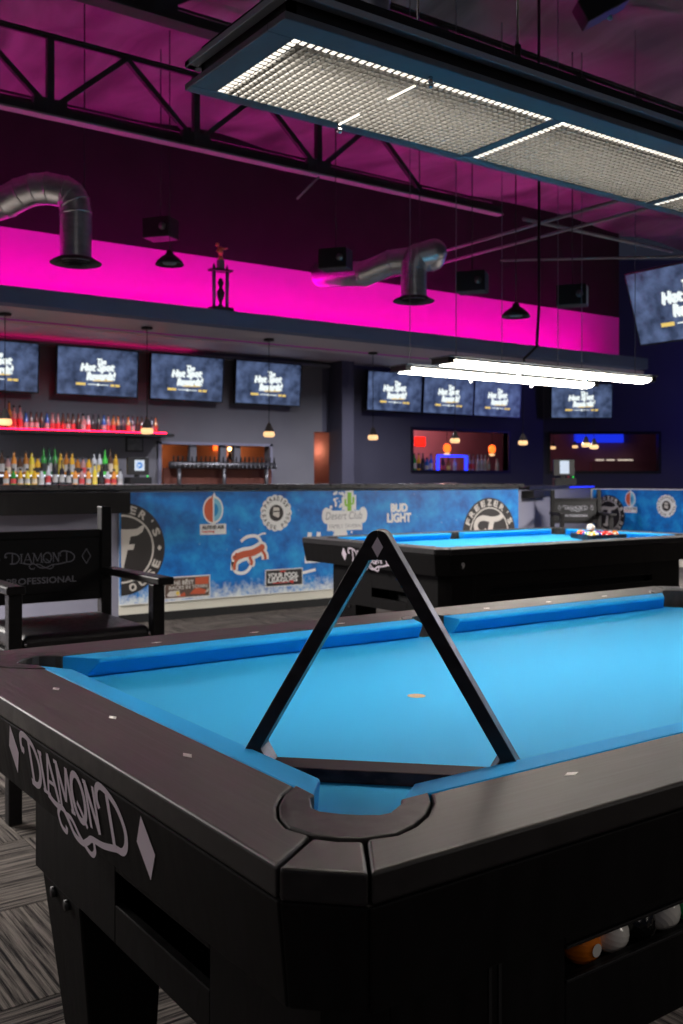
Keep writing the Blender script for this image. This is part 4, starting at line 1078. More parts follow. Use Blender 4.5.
def lizard(H, pl, cx, cy, k):
    R_ = lambda pts: [(cx+x*k, cy+y*k) for x, y in pts]
    body = spline([(-0.24, -0.02), (-0.12, 0.02), (0.04, 0.04), (0.18, 0.10)], 5)
    legs = [spline([(-0.20, -0.02), (-0.26, -0.10), (-0.27, -0.20)], 5), spline([(-0.02, -0.02), (0.02, -0.10), (0.0, -0.14)], 5), spline([(0.18, 0.08), (0.24, 0.0), (0.25, -0.07)], 5)]
    tail = spline([(0.18, 0.12), (0.16, 0.22), (0.08, 0.28), (-0.06, 0.27), (-0.16, 0.21)], 5)
    curl = spline([(-0.27, -0.18), (-0.30, -0.08), (-0.25, -0.22), (-0.12, -0.25), (-0.02, -0.19), (0.02, -0.10)], 5)
    tip = spline([(0.10, 0.27), (0.20, 0.31), (0.26, 0.31)], 4)
    def Wt(m):
        ribbon(m, pl, R_(body), 0.20*k, 0.002); ell(m, pl, cx-0.22*k, cy-0.02*k, 0.10*k, 0.10*k, 0.0021)
        ell(m, pl, cx+0.18*k, cy+0.10*k, 0.10*k, 0.10*k, 0.0021)
        for q in legs: ribbon(m, pl, R_(q), 0.12*k, 0.0022)
        ribbon(m, pl, R_(tail), 0.05*k, 0.0023); ribbon(m, pl, R_(curl), 0.05*k, 0.0024); ribbon(m, pl, R_(tip), 0.025*k, 0.0025)
    def Rd(m):
        ribbon(m, pl, R_(body), 0.10*k, 0.004); ell(m, pl, cx-0.235*k, cy-0.02*k, 0.065*k, 0.045*k, 0.0042, 20)
        for q in legs: ribbon(m, pl, R_(q), 0.045*k, 0.0041)
        ell(m, pl, cx+0.19*k, cy+0.11*k, 0.05*k, 0.05*k, 0.0042, 16); ell(m, pl, cx-0.24*k, cy+0.03*k, 0.02*k, 0.02*k, 0.0042, 10)
    ey = lambda m: ell(m, pl, cx-0.255*k, cy-0.005*k, 0.012*k, 0.010*k, 0.0055, 10)
    multi(H, 'red_animal_logo', [('white', Wt), ('orange', Rd), ('black', ey)], 'red lizard-like animal outlined in white')
def box_sign(H, pl, cx, cy, w, h):
    a = lambda m: rect(m, pl, cx-w/2-0.008, cy-h/2-0.008, cx+w/2+0.008, cy+h/2+0.008, 0.002)
    b = lambda m: rect(m, pl, cx-w/2, cy-h/2, cx+w/2, cy+h/2, 0.0035)
    t = lambda m: (text(m, pl, 'YOUR POOL', cx-0.03*w, cy+0.16*h, 0.84*w, 0.30*h, 0.005, bold=0.002), text(m, pl, 'LEAGUES', cx-0.04*w, cy-0.14*h, 0.80*w, 0.26*h, 0.005, bold=0.002))
    r = lambda m: (poly(m, pl, [(cx+0.12*w, cy-0.20*h), (cx+0.26*w, cy-0.22*h), (cx+0.24*w, cy-0.42*h), (cx+0.14*w, cy-0.30*h)], 0.0065), rect(m, pl, cx-0.12*w, cy+0.36*h, cx+0.04*w, cy+0.44*h, 0.005), rect(m, pl, cx-0.32*w, cy-0.34*h, cx+0.10*w, cy-0.29*h, 0.005))
    multi(H, 'black_league_sign', [('white', a), ('black', b), ('white', t), ('redprint', r)], 'black rectangle sign with two lines of white letters')
def box_sign2(H, pl, cx, cy, w, h):
    a = lambda m: rect(m, pl, cx-w/2-0.010, cy-h/2-0.010, cx+w/2+0.010, cy+h/2+0.010, 0.002)
    b = lambda m: rect(m, pl, cx-w/2, cy-h/2, cx+w/2, cy+h/2, 0.0035)
    o_ = lambda m: (rect(m, pl, cx+0.18*w, cy+0.10*h, cx+0.48*w, cy+0.46*h, 0.005), poly(m, pl, [(cx+0.05*w, cy-0.36*h), (cx+0.20*w, cy-0.02*h), (cx+0.44*w, cy-0.22*h), (cx+0.40*w, cy-0.40*h)], 0.005), poly(m, pl, [(cx-0.24*w, cy-0.46*h), (cx-0.06*w, cy-0.24*h), (cx-0.04*w, cy-0.46*h)], 0.005))
    w_ = lambda m: (poly(m, pl, [(cx-0.46*w, cy-0.36*h), (cx-0.40*w, cy-0.16*h), (cx-0.18*w, cy-0.14*h), (cx-0.16*w, cy-0.42*h), (cx-0.40*w, cy-0.44*h)], 0.005), poly(m, pl, [(cx+0.40*w, cy-0.34*h), (cx+0.48*w, cy-0.10*h), (cx+0.48*w, cy-0.30*h)], 0.0055), ell(m, pl, cx-0.02*w, cy+0.34*h, 0.025*w, 0.08*h, 0.0055, 12))
    g_ = lambda m: (text(m, pl, 'THE BEST', cx-0.12*w, cy+0.24*h, 0.52*w, 0.20*h, 0.006, bold=0.0015), text(m, pl, 'RACKS IN TOWN', cx+0.02*w, cy+0.0*h, 0.86*w, 0.17*h, 0.006, bold=0.0012))
    y_ = lambda m: ell(m, pl, cx-0.22*w, cy-0.28*h, 0.04*w, 0.11*h, 0.006, 14)
    multi(H, 'photo_league_sign', [('white', a), ('brownprint', b), ('orange', o_), ('offwhite', w_), ('offwhite', g_), ('yellow', y_)], 'brown and orange rectangular sign at the foot of the banner')
M['brownprint'] = mat('brown_print', (0.11, 0.07, 0.055), 0.5)
def cactus_logo(H, pl, cx, cy, k):
    rr = random.Random(5)
    def frost(m):
        for i in range(90):
            y = rr.uniform(-0.30, 0.225); wd = 0.10 if y > -0.05 else 0.07+0.16*max(0, (-0.12-y)/0.18)
            x = rr.gauss(-0.05, wd*0.55); r = rr.uniform(0.006, 0.018)
            ell(m, pl, cx+x*k, cy+y*k, r*k, r*k, 0.0015+i*2e-6, 7)
        poly(m, pl, [(cx-0.10*k, cy-0.10*k), (cx+0.02*k, cy-0.10*k), (cx+0.05*k, cy-0.22*k), (cx+0.24*k, cy-0.19*k), (cx+0.10*k, cy-0.29*k), (cx-0.18*k, cy-0.29*k), (cx-0.40*k, cy-0.20*k), (cx-0.14*k, cy-0.23*k)], 0.0018)
    def Wt(m):
        rect(m, pl, cx-0.22*k, cy-0.055*k, cx+0.24*k, cy+0.055*k, 0.0024)
        ell(m, pl, cx-0.20*k, cy+0.01*k, 0.05*k, 0.075*k, 0.0025); ell(m, pl, cx+0.22*k, cy+0.01*k, 0.05*k, 0.075*k, 0.0025); rect(m, pl, cx-0.19*k, cy-0.13*k, cx+0.21*k, cy-0.05*k, 0.0026)
        ribbon(m, pl, [(cx+0.06*k, cy+0.02*k), (cx+0.06*k, cy+0.24*k)], 0.10*k, 0.0025); ribbon(m, pl, [(cx+0.01*k, cy+0.06*k), (cx+0.01*k, cy+0.18*k)], 0.07*k, 0.0026); ribbon(m, pl, [(cx+0.11*k, cy+0.06*k), (cx+0.11*k, cy+0.20*k)], 0.06*k, 0.0026)
    def Tx(m):
        text(m, pl, 'Desert Club', cx, cy+0.008*k, 0.42*k, 0.072*k, 0.004, 0.2); text(m, pl, 'FAMILY TAVERN', cx+0.01*k, cy-0.090*k, 0.36*k, 0.036*k, 0.004)
    def Gn(m):
        ribbon(m, pl, [(cx+0.06*k, cy+0.05*k), (cx+0.06*k, cy+0.225*k)], 0.045*k, 0.005)
        ribbon(m, pl, [(cx+0.06*k, cy+0.10*k), (cx+0.015*k, cy+0.105*k), (cx+0.012*k, cy+0.16*k)], 0.022*k, 0.005); ribbon(m, pl, [(cx+0.06*k, cy+0.115*k), (cx+0.105*k, cy+0.12*k), (cx+0.108*k, cy+0.18*k)], 0.022*k, 0.005)
    multi(H, 'cactus_logo', [('white', frost), ('white', Wt), ('lightgrey', Tx), ('green', Gn)], 'white tavern logo with a green cactus on frost')
M['lightgrey'] = mat('grey_letter_print', (0.33, 0.33, 0.36), 0.5)
def beer_words(H, pl, cx, cy, k):
    multi(H, 'beer_words', [('white', lambda m: (text(m, pl, 'BUD', cx, cy+0.048*k, 0.20*k, 0.075*k, 0.003, bold=0.006*k), text(m, pl, 'LIGHT', cx, cy-0.048*k, 0.29*k, 0.082*k, 0.003, bold=0.006*k)))], 'white two line beer lettering')
def hidden_sign(H, pl, cx, cy, k):
    multi(H, 'half_hidden_logo', [('white', lambda m: (rect(m, pl, cx-0.08*k, cy-0.13*k, cx+0.12*k, cy+0.10*k, 0.002), ribbon(m, pl, [(cx-0.03*k, cy+0.08*k), (cx-0.02*k, cy+0.18*k)], 0.05*k, 0.0022), ribbon(m, pl, [(cx+0.08*k, cy+0.08*k), (cx+0.09*k, cy+0.18*k)], 0.05*k, 0.0022), ribbon(m, pl, [(cx-0.20*k, cy-0.24*k), (cx+0.05*k, cy-0.20*k)], 0.03*k, 0.0023))),
          ('black', lambda m: (rect(m, pl, cx-0.06*k, cy-0.02*k, cx+0.10*k, cy+0.06*k, 0.0035), rect(m, pl, cx-0.06*k, cy-0.11*k, cx-0.02*k, cy-0.06*k, 0.0035))), ('redprint', lambda m: rect(m, pl, cx-0.06*k, cy+0.0*k, cx-0.03*k, cy+0.04*k, 0.0045))], 'logo mostly hidden by the back table')
mx, mz = 2.44, 0.15
mural('sponsor_banner', (mx, 6.555, mz), 0, 4.51, 'long blue frosted banner with sponsor logos along the bar front', [
    (F_logo, (2.46-mx, 0.602-mz, 0.375, 0.012, True)),
    (drop_logo, (3.283-mx, 0.905-mz, 0.78)),
    (pool_logo, (3.913-mx, 0.866-mz, 1.0)),
    (lizard, (3.65-mx, 0.50-mz, 0.60)),
    (box_sign, (3.997-mx, 0.287-mz, 0.38, 0.14)),
    (box_sign2, (3.04-mx, 0.262-mz, 0.41, 0.165)),
    (cactus_logo, (4.655-mx, 0.82-mz, 1.0)),
    (beer_words, (5.315-mx, 0.842-mz, 1.0)),
    (hidden_sign, (4.29-mx, 0.52-mz, 0.9)),
    (F_logo, (6.52-mx, 0.600-mz, 0.375, -1, True))])
mural('sponsor_banner', (10.594, 8.62, 0.115), -PI/2, 3.8, 'shorter blue frosted banner on the half wall at the right', [
    (F_logo, (8.62-8.33, 0.655-0.115, 0.29, 0.0, False)),
    (drop_logo, (8.62-7.946, 0.895-0.115, 0.70)),
    (pool_logo, (8.62-7.353, 0.81-0.115, 0.95))])

# ================================================================== BAR FURNITURE
m_ = MB(); m_.box((-3, 6.48, 1.077), (6.97, 7.30, 1.122)); o = m_.build('bar_counter', 'bartop', None, 0.006); tag(o, 'long black stone bar top above the blue banner', 'counter')
m_ = MB(); Tm = Matrix.Translation((6.97, 6.52, 0)) @ Matrix.Rotation(math.atan2(2.06, 3.65), 4, 'Z'); m_.box((0.42, 0.02, 1.052), (4.05, 0.60, 1.090), Tm)
tag(m_.build('bar_counter', 'bartop', None, 0.006), 'black bar top running diagonally behind the far chair', 'counter')
m_ = MB(); m_.box((-3, 6.30, 0.90), (2.43, 6.563, 1.066)); tag(m_.build('drink_ledge', 'apron', None, 0.004), 'thick black drink ledge behind the near chair', 'ledge', 'drink ledges')
m_ = MB(); m_.box((0.14, -0.14, 0.965), (1.10, -0.005, 1.045), Matrix.Translation((6.95, 6.56, 0)) @ Matrix.Rotation(math.atan2(2.06, 3.65), 4, 'Z'))
tag(m_.build('drink_ledge', 'chair', None, 0.004), 'thick black drink ledge behind the far chair', 'ledge', 'drink ledges')

# ---- televisions
tv_mesh = {}
def tv(loc, rz, tilt, w, h, label):
    H = empty('television', loc, rz, label, 'television', 'screens showing the same slide')
    H.rotation_euler = (tilt, 0, rz)
    key = (w, h)
    if key not in tv_mesh:
        m_ = MB(); m_.box((-w/2-0.018, -0.02, -h/2-0.018), (w/2+0.018, 0.035, h/2+0.018)); c_ = m_.build('casing', 'bezel', H, 0.004)
        m_ = MB(); pl = Pl((0, -0.0205, 0), (1, 0, 0), (0, 0, 1)); rect(m_, pl, -w/2, -h/2, w/2, h/2, 0.0006); s = m_.build('screen', 'screen', H)
        m_ = MB(); X = lambda f: (f-0.5)*w; Y = lambda f: (0.5-f)*h
        m_.cur = 0; off = 0.0016; ro = math.radians(3)
        text(m_, pl, 'The', X(0.54), Y(0.27), 0.11*w, 0.12*h, off, 0.3, ro, bold=0.005*w)
        text(m_, pl, 'Hot Spot', X(0.49), Y(0.42), 0.42*w, 0.20*h, off, 0.3, ro, bold=0.010*w)
        text(m_, pl, 'Rewards!', X(0.535), Y(0.585), 0.36*w, 0.16*h, off, 0.3, ro, bold=0.009*w)
        rect(m_, pl, X(0.37), Y(0.775)-0.007*h, X(0.63), Y(0.775)+0.010*h, off); lozenge(m_, pl, X(0.50), Y(0.775), 0.045*w, 0.07*h, off+0.0004)
        m_.cur = 1
        poly(m_, pl, [(X(0.43), Y(0.705)), (X(0.685), Y(0.685)), (X(0.685), Y(0.645)), (X(0.43), Y(0.665))], off)
        rect(m_, pl, X(0.225), Y(0.80), X(0.345), Y(0.745), off); rect(m_, pl, X(0.655), Y(0.80), X(0.705), Y(0.75), off); rect(m_, pl, X(0.715), Y(0.80), X(0.775), Y(0.75), off)
        t_ = m_.build('slide_lettering', ['scrwhite', 'scryellow'], s); tag(t_, 'white and yellow slide lettering')
        m_ = MB(); m_.box((-0.06, 0.035, -0.08), (0.06, 0.16, 0.08)); b_ = m_.build('wall_bracket', 'blackmetal', H)
        tv_mesh[key] = [c_, s, t_, b_]
    else:
        c_, s, t_, b_ = tv_mesh[key]
        for q in (c_, b_): n = q.copy(); COL.objects.link(n); n.parent = H
        n = s.copy(); COL.objects.link(n); n.parent = H
        t2 = t_.copy(); COL.objects.link(t2); t2.parent = n
    return H
tvw, tvh = 1.085, 0.60
names = ['first screen from the left, cut by the picture edge', 'second screen from the left on the bar wall', 'third screen from the left on the bar wall', 'fourth screen from the left on the bar wall', 'first screen of the joined three right of the pier', 'middle screen of the joined three right of the pier', 'last screen of the joined three right of the pier']
for x, nm in zip((2.83, 4.17, 5.46, 6.77, 9.13, 10.28, 11.41), names):
    tv((x, 11.42, 2.575), 0, math.radians(4), tvw, tvh, nm)
p = w2(0.70, -0.17, 2.60)
tv(p, math.atan2(-0.5787, 0.8155), math.radians(4), tvw, tvh, 'single screen on the angled navy wall over the long window')
Hn = tv((7.2, 4.62, 2.82), -PI/2, math.radians(20), 1.23, 0.69, 'nearest screen, tilted down from the ceiling at the right edge')
m_ = MB(); m_.tube([(0, 0.10, 0.1), (0, 0.42, 1.28)], 0.025, 10); m_.build('ceiling_pole', 'blackmetal', Hn)

# ---- shelves, bottles
glassm = {}
def gm(nm, col, rough=0.12, em=None, es=0.0):
    if nm not in glassm: glassm[nm] = mat('bottle_'+nm, col, rough, spec=0.6)
    return glassm[nm]
GC = {'amber': (0.42, 0.16, 0.03), 'golden': (0.70, 0.40, 0.04), 'green': (0.04, 0.30, 0.05), 'bright green': (0.08, 0.62, 0.08), 'clear': (0.55, 0.58, 0.60), 'brown': (0.10, 0.05, 0.03), 'dark': (0.03, 0.03, 0.035), 'rose': (0.42, 0.25, 0.24), 'blue': (0.03, 0.12, 0.45), 'yellow': (0.75, 0.60, 0.06), 'orange': (0.72, 0.28, 0.06), 'dark green': (0.02, 0.10, 0.04)}
LC = {'w': (0.42, 0.41, 0.38), 'k': (0.02, 0.02, 0.02), 'y': (0.75, 0.55, 0.10), 'r': (0.55, 0.05, 0.05), 'c': (0.6, 0.5, 0.35)}
shapes = {
    'round': [(0.0, 0.001), (0.031, 0.0), (0.034, 0.02), (0.034, 0.17), (0.030, 0.20), (0.014, 0.225), (0.0125, 0.275), (0.016, 0.277), (0.016, 0.305), (0.001, 0.306)],
    'squat': [(0.0, 0.001), (0.033, 0.0), (0.036, 0.02), (0.036, 0.12), (0.032, 0.155), (0.018, 0.175), (0.015, 0.205), (0.020, 0.207), (0.020, 0.235), (0.001, 0.236)],
    'tall': [(0.0, 0.001), (0.032, 0.0), (0.035, 0.02), (0.035, 0.19), (0.026, 0.225), (0.013, 0.25), (0.0115, 0.33), (0.0145, 0.332), (0.0145, 0.355), (0.001, 0.356)],
    'beer': [(0.0, 0.001), (0.027, 0.0), (0.030, 0.015), (0.030, 0.12), (0.022, 0.155), (0.013, 0.18), (0.012, 0.215), (0.0135, 0.217), (0.0135, 0.23), (0.001, 0.231)]}
proto = {}
def bottle(loc, shape, colr, lab, group, shelf, cnt, capc='k', sc=1.0):
    key = (shape, colr, lab, capc)
    if key not in proto:
        m_ = MB(); pr = shapes[shape]; n = 14
        rings = [[(max(r, 1e-4)*math.cos(t*2*PI/n), max(r, 1e-4)*math.sin(t*2*PI/n), z) for t in range(n)] for r, z in pr]
        for j in range(len(pr)-1):
            m_.cur = 2 if j >= len(pr)-4+0 and j >= 6 else 0
            m_.add(rings[j]+rings[j+1], [(t, (t+1) % n, n+(t+1) % n, n+t) for t in range(n)], True)
        m_.cur = 1; r = pr[3][0]+0.0012; z0, z1 = pr[3][1]*0.25, pr[3][1]*0.80
        m_.lathe([(r, z0), (r, z1)], n, (0, 0, 0), True, False)
        o = m_.build('bottle', [gm(colr, GC[colr]), gm('label_'+lab, LC[lab], 0.5), gm('cap_'+capc, LC[capc], 0.4)])
        proto[key] = o
    else:
        o = proto[key].copy(); COL.objects.link(o)
    o.location = loc; o.scale = (sc, sc, sc); o.rotation_euler = (0, 0, random.uniform(0, 6))
    kk = (colr, shape, shelf); cnt[kk] = cnt.get(kk, 0)+1
    OR = ['first', 'second', 'third', 'fourth', 'fifth', 'sixth', 'seventh', 'eighth', 'ninth', 'tenth', 'eleventh', 'twelfth']
    sh = {'round': 'round-shouldered', 'squat': 'squat', 'tall': 'tall-necked', 'beer': 'small beer-style'}[shape]
    tag(o, f'{OR[cnt[kk]-1]} {sh} {colr} bottle from the left on {shelf}', 'bottle', group)
    return o
cnt = {}
# upper shelf, lit red
m_ = MB(); m_.box((1.6, 11.20, 1.745), (5.16, 11.598, 1.785)); tag(m_.build('wall_shelf', 'bezel'), 'black upper shelf lit red under the left screens', 'shelf')
m_ = MB(); m_.box((1.65, 11.205, 1.7855), (5.05, 11.225, 1.797)); tag(m_.build('shelf_strip_light', 'redled'), 'red LED strip glowing along the upper shelf', 'strip light')
up = [('tall', 'amber', 'r'), ('round', 'rose', 'r'), ('round', 'rose', 'r'), ('beer', 'blue', 'w'), ('beer', 'brown', 'w'), ('beer', 'brown', 'w'), ('beer', 'brown', 'k'), ('beer', 'blue', 'w'), ('beer', 'rose', 'r'), ('beer', 'rose', 'r'), ('beer', 'brown', 'r'), ('beer', 'brown', 'w'), ('beer', 'brown', 'r'), ('beer', 'brown', 'k'), ('squat', 'rose', 'w'), ('beer', 'clear', 'r'), ('beer', 'dark', 'k'), ('beer', 'dark', 'k'), ('beer', 'blue', 'w'), ('beer', 'rose', 'r'), ('beer', 'amber', 'r'), ('beer', 'amber', 'k'), ('beer', 'brown', 'k'), ('beer', 'amber', 'r'), ('beer', 'brown', 'w'), ('beer', 'brown', 'k'), ('beer', 'brown', 'r'), ('beer', 'amber', 'k'), ('beer', 'dark', 'w'), ('beer', 'amber', 'r')]
x = 3.00
for i, (sh, c_, lb) in enumerate(up):
    bottle((x, 11.36+random.uniform(-0.02, 0.02), 1.785), sh, c_, lb, 'bottles on the red lit shelf', 'the upper red lit shelf', cnt); x += 0.068
# back bar cabinet and two lit tiers
m_ = MB(); m_.box((1.4, 11.05, 0.0), (7.0, 11.598, 0.95)); m_.build('back_bar', 'blackmetal', None, 0.005)
tag(bpy.data.objects['back_bar'], 'black back bar cabinet under the lit bottle tiers', 'cabinet')
for (y0, y1, z0, z1, lb) in ((11.36, 11.54, 0.951, 1.225, 'rear white lit bottle tier on the back bar'), (11.18, 11.355, 0.951, 1.090, 'front white lit bottle tier on the back bar')):
    H = empty('bottle_tier', (0, 0, z0), 0, lb, 'shelf', 'lit bottle tiers')
    m_ = MB(); m_.box((1.6, y0, 0), (4.45, y1, z1-z0-0.02)); m_.build('tier_body', 'blackmetal', H)
    m_ = MB(); m_.box((1.6, y0, z1-z0-0.019), (4.45, y1, z1-z0)); m_.build('lit_shelf_edge', 'whiteled', H)
t1 = [('round', 'brown', 'w'), ('squat', 'rose', 'c'), ('round', 'orange', 'w'), ('squat', 'brown', 'w'), ('round', 'amber', 'w'), ('round', 'yellow', 'y'), ('squat', 'golden', 'k'), ('tall', 'green', 'k'), ('tall', 'dark green', 'w'), ('tall', 'green', 'k'), ('round', 'golden', 'y'), ('round', 'amber', 'w'), ('round', 'golden', 'w'), ('squat', 'amber', 'k'), ('squat', 'rose', 'r'), ('squat', 'golden', 'w'), ('round', 'clear', 'w'), ('round', 'clear', 'y'), ('tall', 'bright green', 'k'), ('tall', 'brown', 'c'), ('round', 'golden', 'y')]
x = 2.94
for i, (sh, c_, lb) in enumerate(t1):
    bottle((x, 11.45, 1.225), sh, c_, lb, 'bottles on the rear lit tier', 'the rear lit tier', cnt); x += 0.0745
t2 = [('squat', 'orange', 'w'), ('squat', 'green', 'r'), ('squat', 'golden', 'w'), ('squat', 'yellow', 'w'), ('squat', 'golden', 'c'), ('squat', 'clear', 'w'), ('round', 'clear', 'r'), ('tall', 'dark', 'w'), ('tall', 'dark', 'w'), ('round', 'dark', 'w'), ('squat', 'orange', 'w'), ('squat', 'rose', 'r'), ('squat', 'orange', 'w'), ('round', 'yellow', 'y'), ('round', 'dark', 'k'), ('squat', 'clear', 'r'), ('squat', 'orange', 'r'), ('squat', 'clear', 'w')]
x = 2.94
for i, (sh, c_, lb) in enumerate(t2):
    bottle((x, 11.27, 1.090), sh, c_, lb, 'bottles on the front lit tier', 'the front lit tier', cnt, sc=0.92); x += 0.087
H = empty('picture_frame', (4.755, 11.585, 1.645), 0, 'small dim framed picture under the upper shelf end', 'picture')
m_ = MB(); m_.box((-0.125, -0.012, -0.10), (0.125, 0.012, 0.10)); m_.build('frame', 'blackmetal', H, 0.004)
m_ = MB(); m_.box((-0.105, -0.015, -0.08), (0.105, -0.012, 0.08)); m_.build('print', 'picture', H)
def till(loc, rz, label, tall):
    H = empty('till_terminal', loc, rz, label, 'till', 'bar tills')
    m_ = MB(); m_.box((-0.14, -0.10, 0.0), (0.16, 0.12, 0.10)); m_.build('cash_drawer', 'blackmetal', H, 0.004)
    m_ = MB(); m_.box((-0.15, -0.03, 0.13), (0.15, 0.02, 0.36)); mo = m_.build('monitor', 'bezel', H, 0.006)
    m_ = MB(); m_.box((-0.03, 0.0, 0.09), (0.03, 0.04, 0.16)); m_.build('stand', 'blackmetal', H)
    pl = Pl((0, -0.030, 0.25), (1, 0, 0), (0, 0, 1)); m_ = MB(); m_.cur = 0
    if tall: rect(m_, pl, -0.06, -0.09, 0.07, 0.09, 0.001)
    else:
        rect(m_, pl, -0.055, -0.065, 0.085, 0.075, 0.001); m_.cur = 1; ell(m_, pl, 0.015, 0.005, 0.042, 0.042, 0.002, 24); m_.cur = 0; poly(m_, pl, [(-0.03, 0.02), (0.03, 0.015), (0.03, -0.002), (0.005, -0.006), (0.0, -0.028), (-0.012, -0.028), (-0.006, 0.004)], 0.003)
    m_.build('display', ['scrpale', 'scrblue'], mo)
    m_ = MB(); m_.sphere((0.12, -0.05, 0.112), 0.012, 8, 6); m_.build('status_light', 'greendot', H)
M['scrpale'] = mat('screen_pale', (0, 0, 0), 0.5, emit=(0.70, 0.80, 0.95), estr=0.9)
till((4.63, 11.20, 1.10), 0, 'till with a white and blue display beside the bottle tiers', False)
m_ = MB(); m_.box((4.47, 11.07, 0.951), (5.0, 11.5, 1.099)); tag(m_.build('till_stand', 'blackmetal', None, 0.004), 'black stand under the till on the back bar', 'stand')
# beer taps
m_ = MB(); m_.box((5.16, 11.52, 0.955), (6.89, 11.56, 1.33)); tag(m_.build('splash_board', 'rustpanel', None, 0.004), 'rust brown splash panel behind the beer taps', 'panel')
H = empty('beer_tap_tower', (6.03, 11.40, 0.951), 0, 'long chrome beer tap rail with dark handles in front of the hatch', 'beer taps')
m_ = MB(); m_.tube([(-0.84, 0, 0.42), (0.84, 0, 0.42)], 0.050, 16); m_.build('tap_rail', 'dullsteel', H)
for x in (-0.7, 0, 0.7):
    m_ = MB(); m_.tube([(x, 0, 0), (x, 0, 0.40)], 0.028, 12); m_.build('support_post', 'dullsteel', H)
hm = MB(); hm.lathe([(0.006, 0.0), (0.010, 0.01), (0.012, 0.06), (0.009, 0.085), (0.001, 0.09)], 8, (0, 0, 0), True, False)
h0 = hm.build('tap_handle', 'blackmetal', H)
fm = MB(); fm.tube([(0, 0, 0), (0, -0.05, 0), (0, -0.06, -0.05)], 0.010, 8); f0 = fm.build('faucet', 'dullsteel', H)
for i in range(24):
    a = h0 if i == 0 else h0.copy(); b = f0 if i == 0 else f0.copy()
    if i: COL.objects.link(a); COL.objects.link(b)
    a.location = (-0.805+0.07*i, -0.045, 0.455); b.location = (-0.805+0.07*i, -0.045, 0.42)
m_ = MB(); m_.sphere((5.60, 11.20, 0.985), 0.022, 10, 8); tag(m_.build('amber_light', 'amberdot'), 'small amber light on the back bar below the taps', 'light')
def sconce(loc, label, dirv=(0, -1, 0)):
    H = empty('wall_sconce', loc, 0, label, 'wall lamp', 'twin candle sconces')
    m_ = MB(); m_.lathe([(0.001, -0.10), (0.05, -0.06), (0.035, 0.0), (0.05, 0.05), (0.001, 0.09)], 12); m_.build('backplate', 'blackmetal', H)
    for sx in (-1, 1):
        m_ = MB(); m_.tube([(0, -0.03, -0.03), (sx*0.05, -0.09, -0.05), (sx*0.085, -0.10, 0.0), (sx*0.085, -0.10, 0.04)], 0.010, 8); ar = m_.build('arm', 'blackmetal', H)
        m_ = MB(); m_.sphere((sx*0.085, -0.10, 0.08), 0.034, 12, 8); m_.build('candle_bulb', 'hotglow', ar)
    point_light('sconce_light', (loc[0], loc[1]-0.25, loc[2]+0.08), 5, (1.0, 0.50, 0.24), 0.06)
sconce((5.90, 13.58, 1.60), 'twin bulb sconce seen through the left bay of the hatch')
sconce((7.35, 13.58, 1.60), 'twin bulb sconce seen through the right bay of the hatch')
sconce((8.78, 13.58, 1.60), 'twin bulb sconce seen through the narrow doorway')
m_ = MB(); m_.box((7.02, 13.56, 1.66), (7.22, 13.6, 1.76)); tag(m_.build('red_sign', 'lanternglow'), 'small glowing orange sign in the hatch room', 'sign')
# second bar seen through window 1
m_ = MB(); m_.box((9.68, 11.75, 1.24), (12.10, 12.05, 1.315)); tag(m_.build('window_shelf', 'bezel'), 'black shelf of bottles inside the bottle window', 'shelf')
wl = [('tall', 'bright green', 'w'), ('round', 'green', 'w'), ('round', 'golden', 'k'), ('round', 'dark', 'k'), ('squat', 'blue', 'w'), ('round', 'blue', 'w'), ('round', 'amber', 'r'), ('squat', 'brown', 'r'), ('squat', 'amber', 'y'), ('squat', 'clear', 'w'), ('round', 'rose', 'r'), ('round', 'clear', 'r'), ('round', 'rose', 'r'), ('round', 'clear', 'w'), ('round', 'clear', 'w'), ('round', 'clear', 'w'), ('round', 'rose', 'w'), ('squat', 'clear', 'w')]
xs = [9.88, 9.96, 10.06, 10.15, 10.24, 10.33, 10.47, 10.60, 10.73, 10.87, 11.12, 11.21, 11.31, 11.42, 11.51, 11.60, 11.69, 11.90]
for x, (sh, c_, lb) in zip(xs, wl): bottle((x, 11.92, 1.315), sh, c_, lb, 'bottles in the bottle window', 'the bottle window shelf', cnt, 'w' if c_ == 'clear' else 'k')
m_ = MB()
for a, b in (((10.38, 11.80, 1.32), (10.38, 11.80, 1.58)), ((10.38, 11.80, 1.58), (11.03, 11.80, 1.58)), ((11.03, 11.80, 1.58), (11.03, 11.80, 1.32))): m_.bar(a, b, 0.040)
tag(m_.build('blue_neon_frame', 'blueled'), 'glowing blue neon frame in the bottle window', 'neon light')
m_ = MB(); m_.box((11.60, 13.85, 1.83), (11.84, 13.895, 2.01)); tag(m_.build('red_sign', 'redglow'), 'glowing red square sign on the plum wall', 'sign')
for x, l in ((11.297, 'glowing orange lantern left in the bottle window'), (12.43, 'glowing orange lantern right in the bottle window')):
    H = empty('hanging_lantern', (x, 12.6, 1.75), 0, l, 'lantern', 'orange lanterns')
    m_ = MB(); m_.lathe([(0.02, 0.08), (0.06, 0.05), (0.07, 0.0), (0.06, -0.05), (0.02, -0.08)], 16); m_.build('shade', 'lanternglow', H)
    m_ = MB(); m_.tube([(0, 0, 0.09), (0, 0, 0.8)], 0.006, 6); m_.build('cord', 'blackmetal', H)
    m_ = MB(); m_.lathe([(0.05, -0.09), (0.055, -0.12), (0.02, -0.13)], 12); m_.build('lower_globe', 'warmglow', H)
point_light('lantern_light', (11.6, 13.0, 2.1), 40, (1.0, 0.42, 0.40), 0.1)
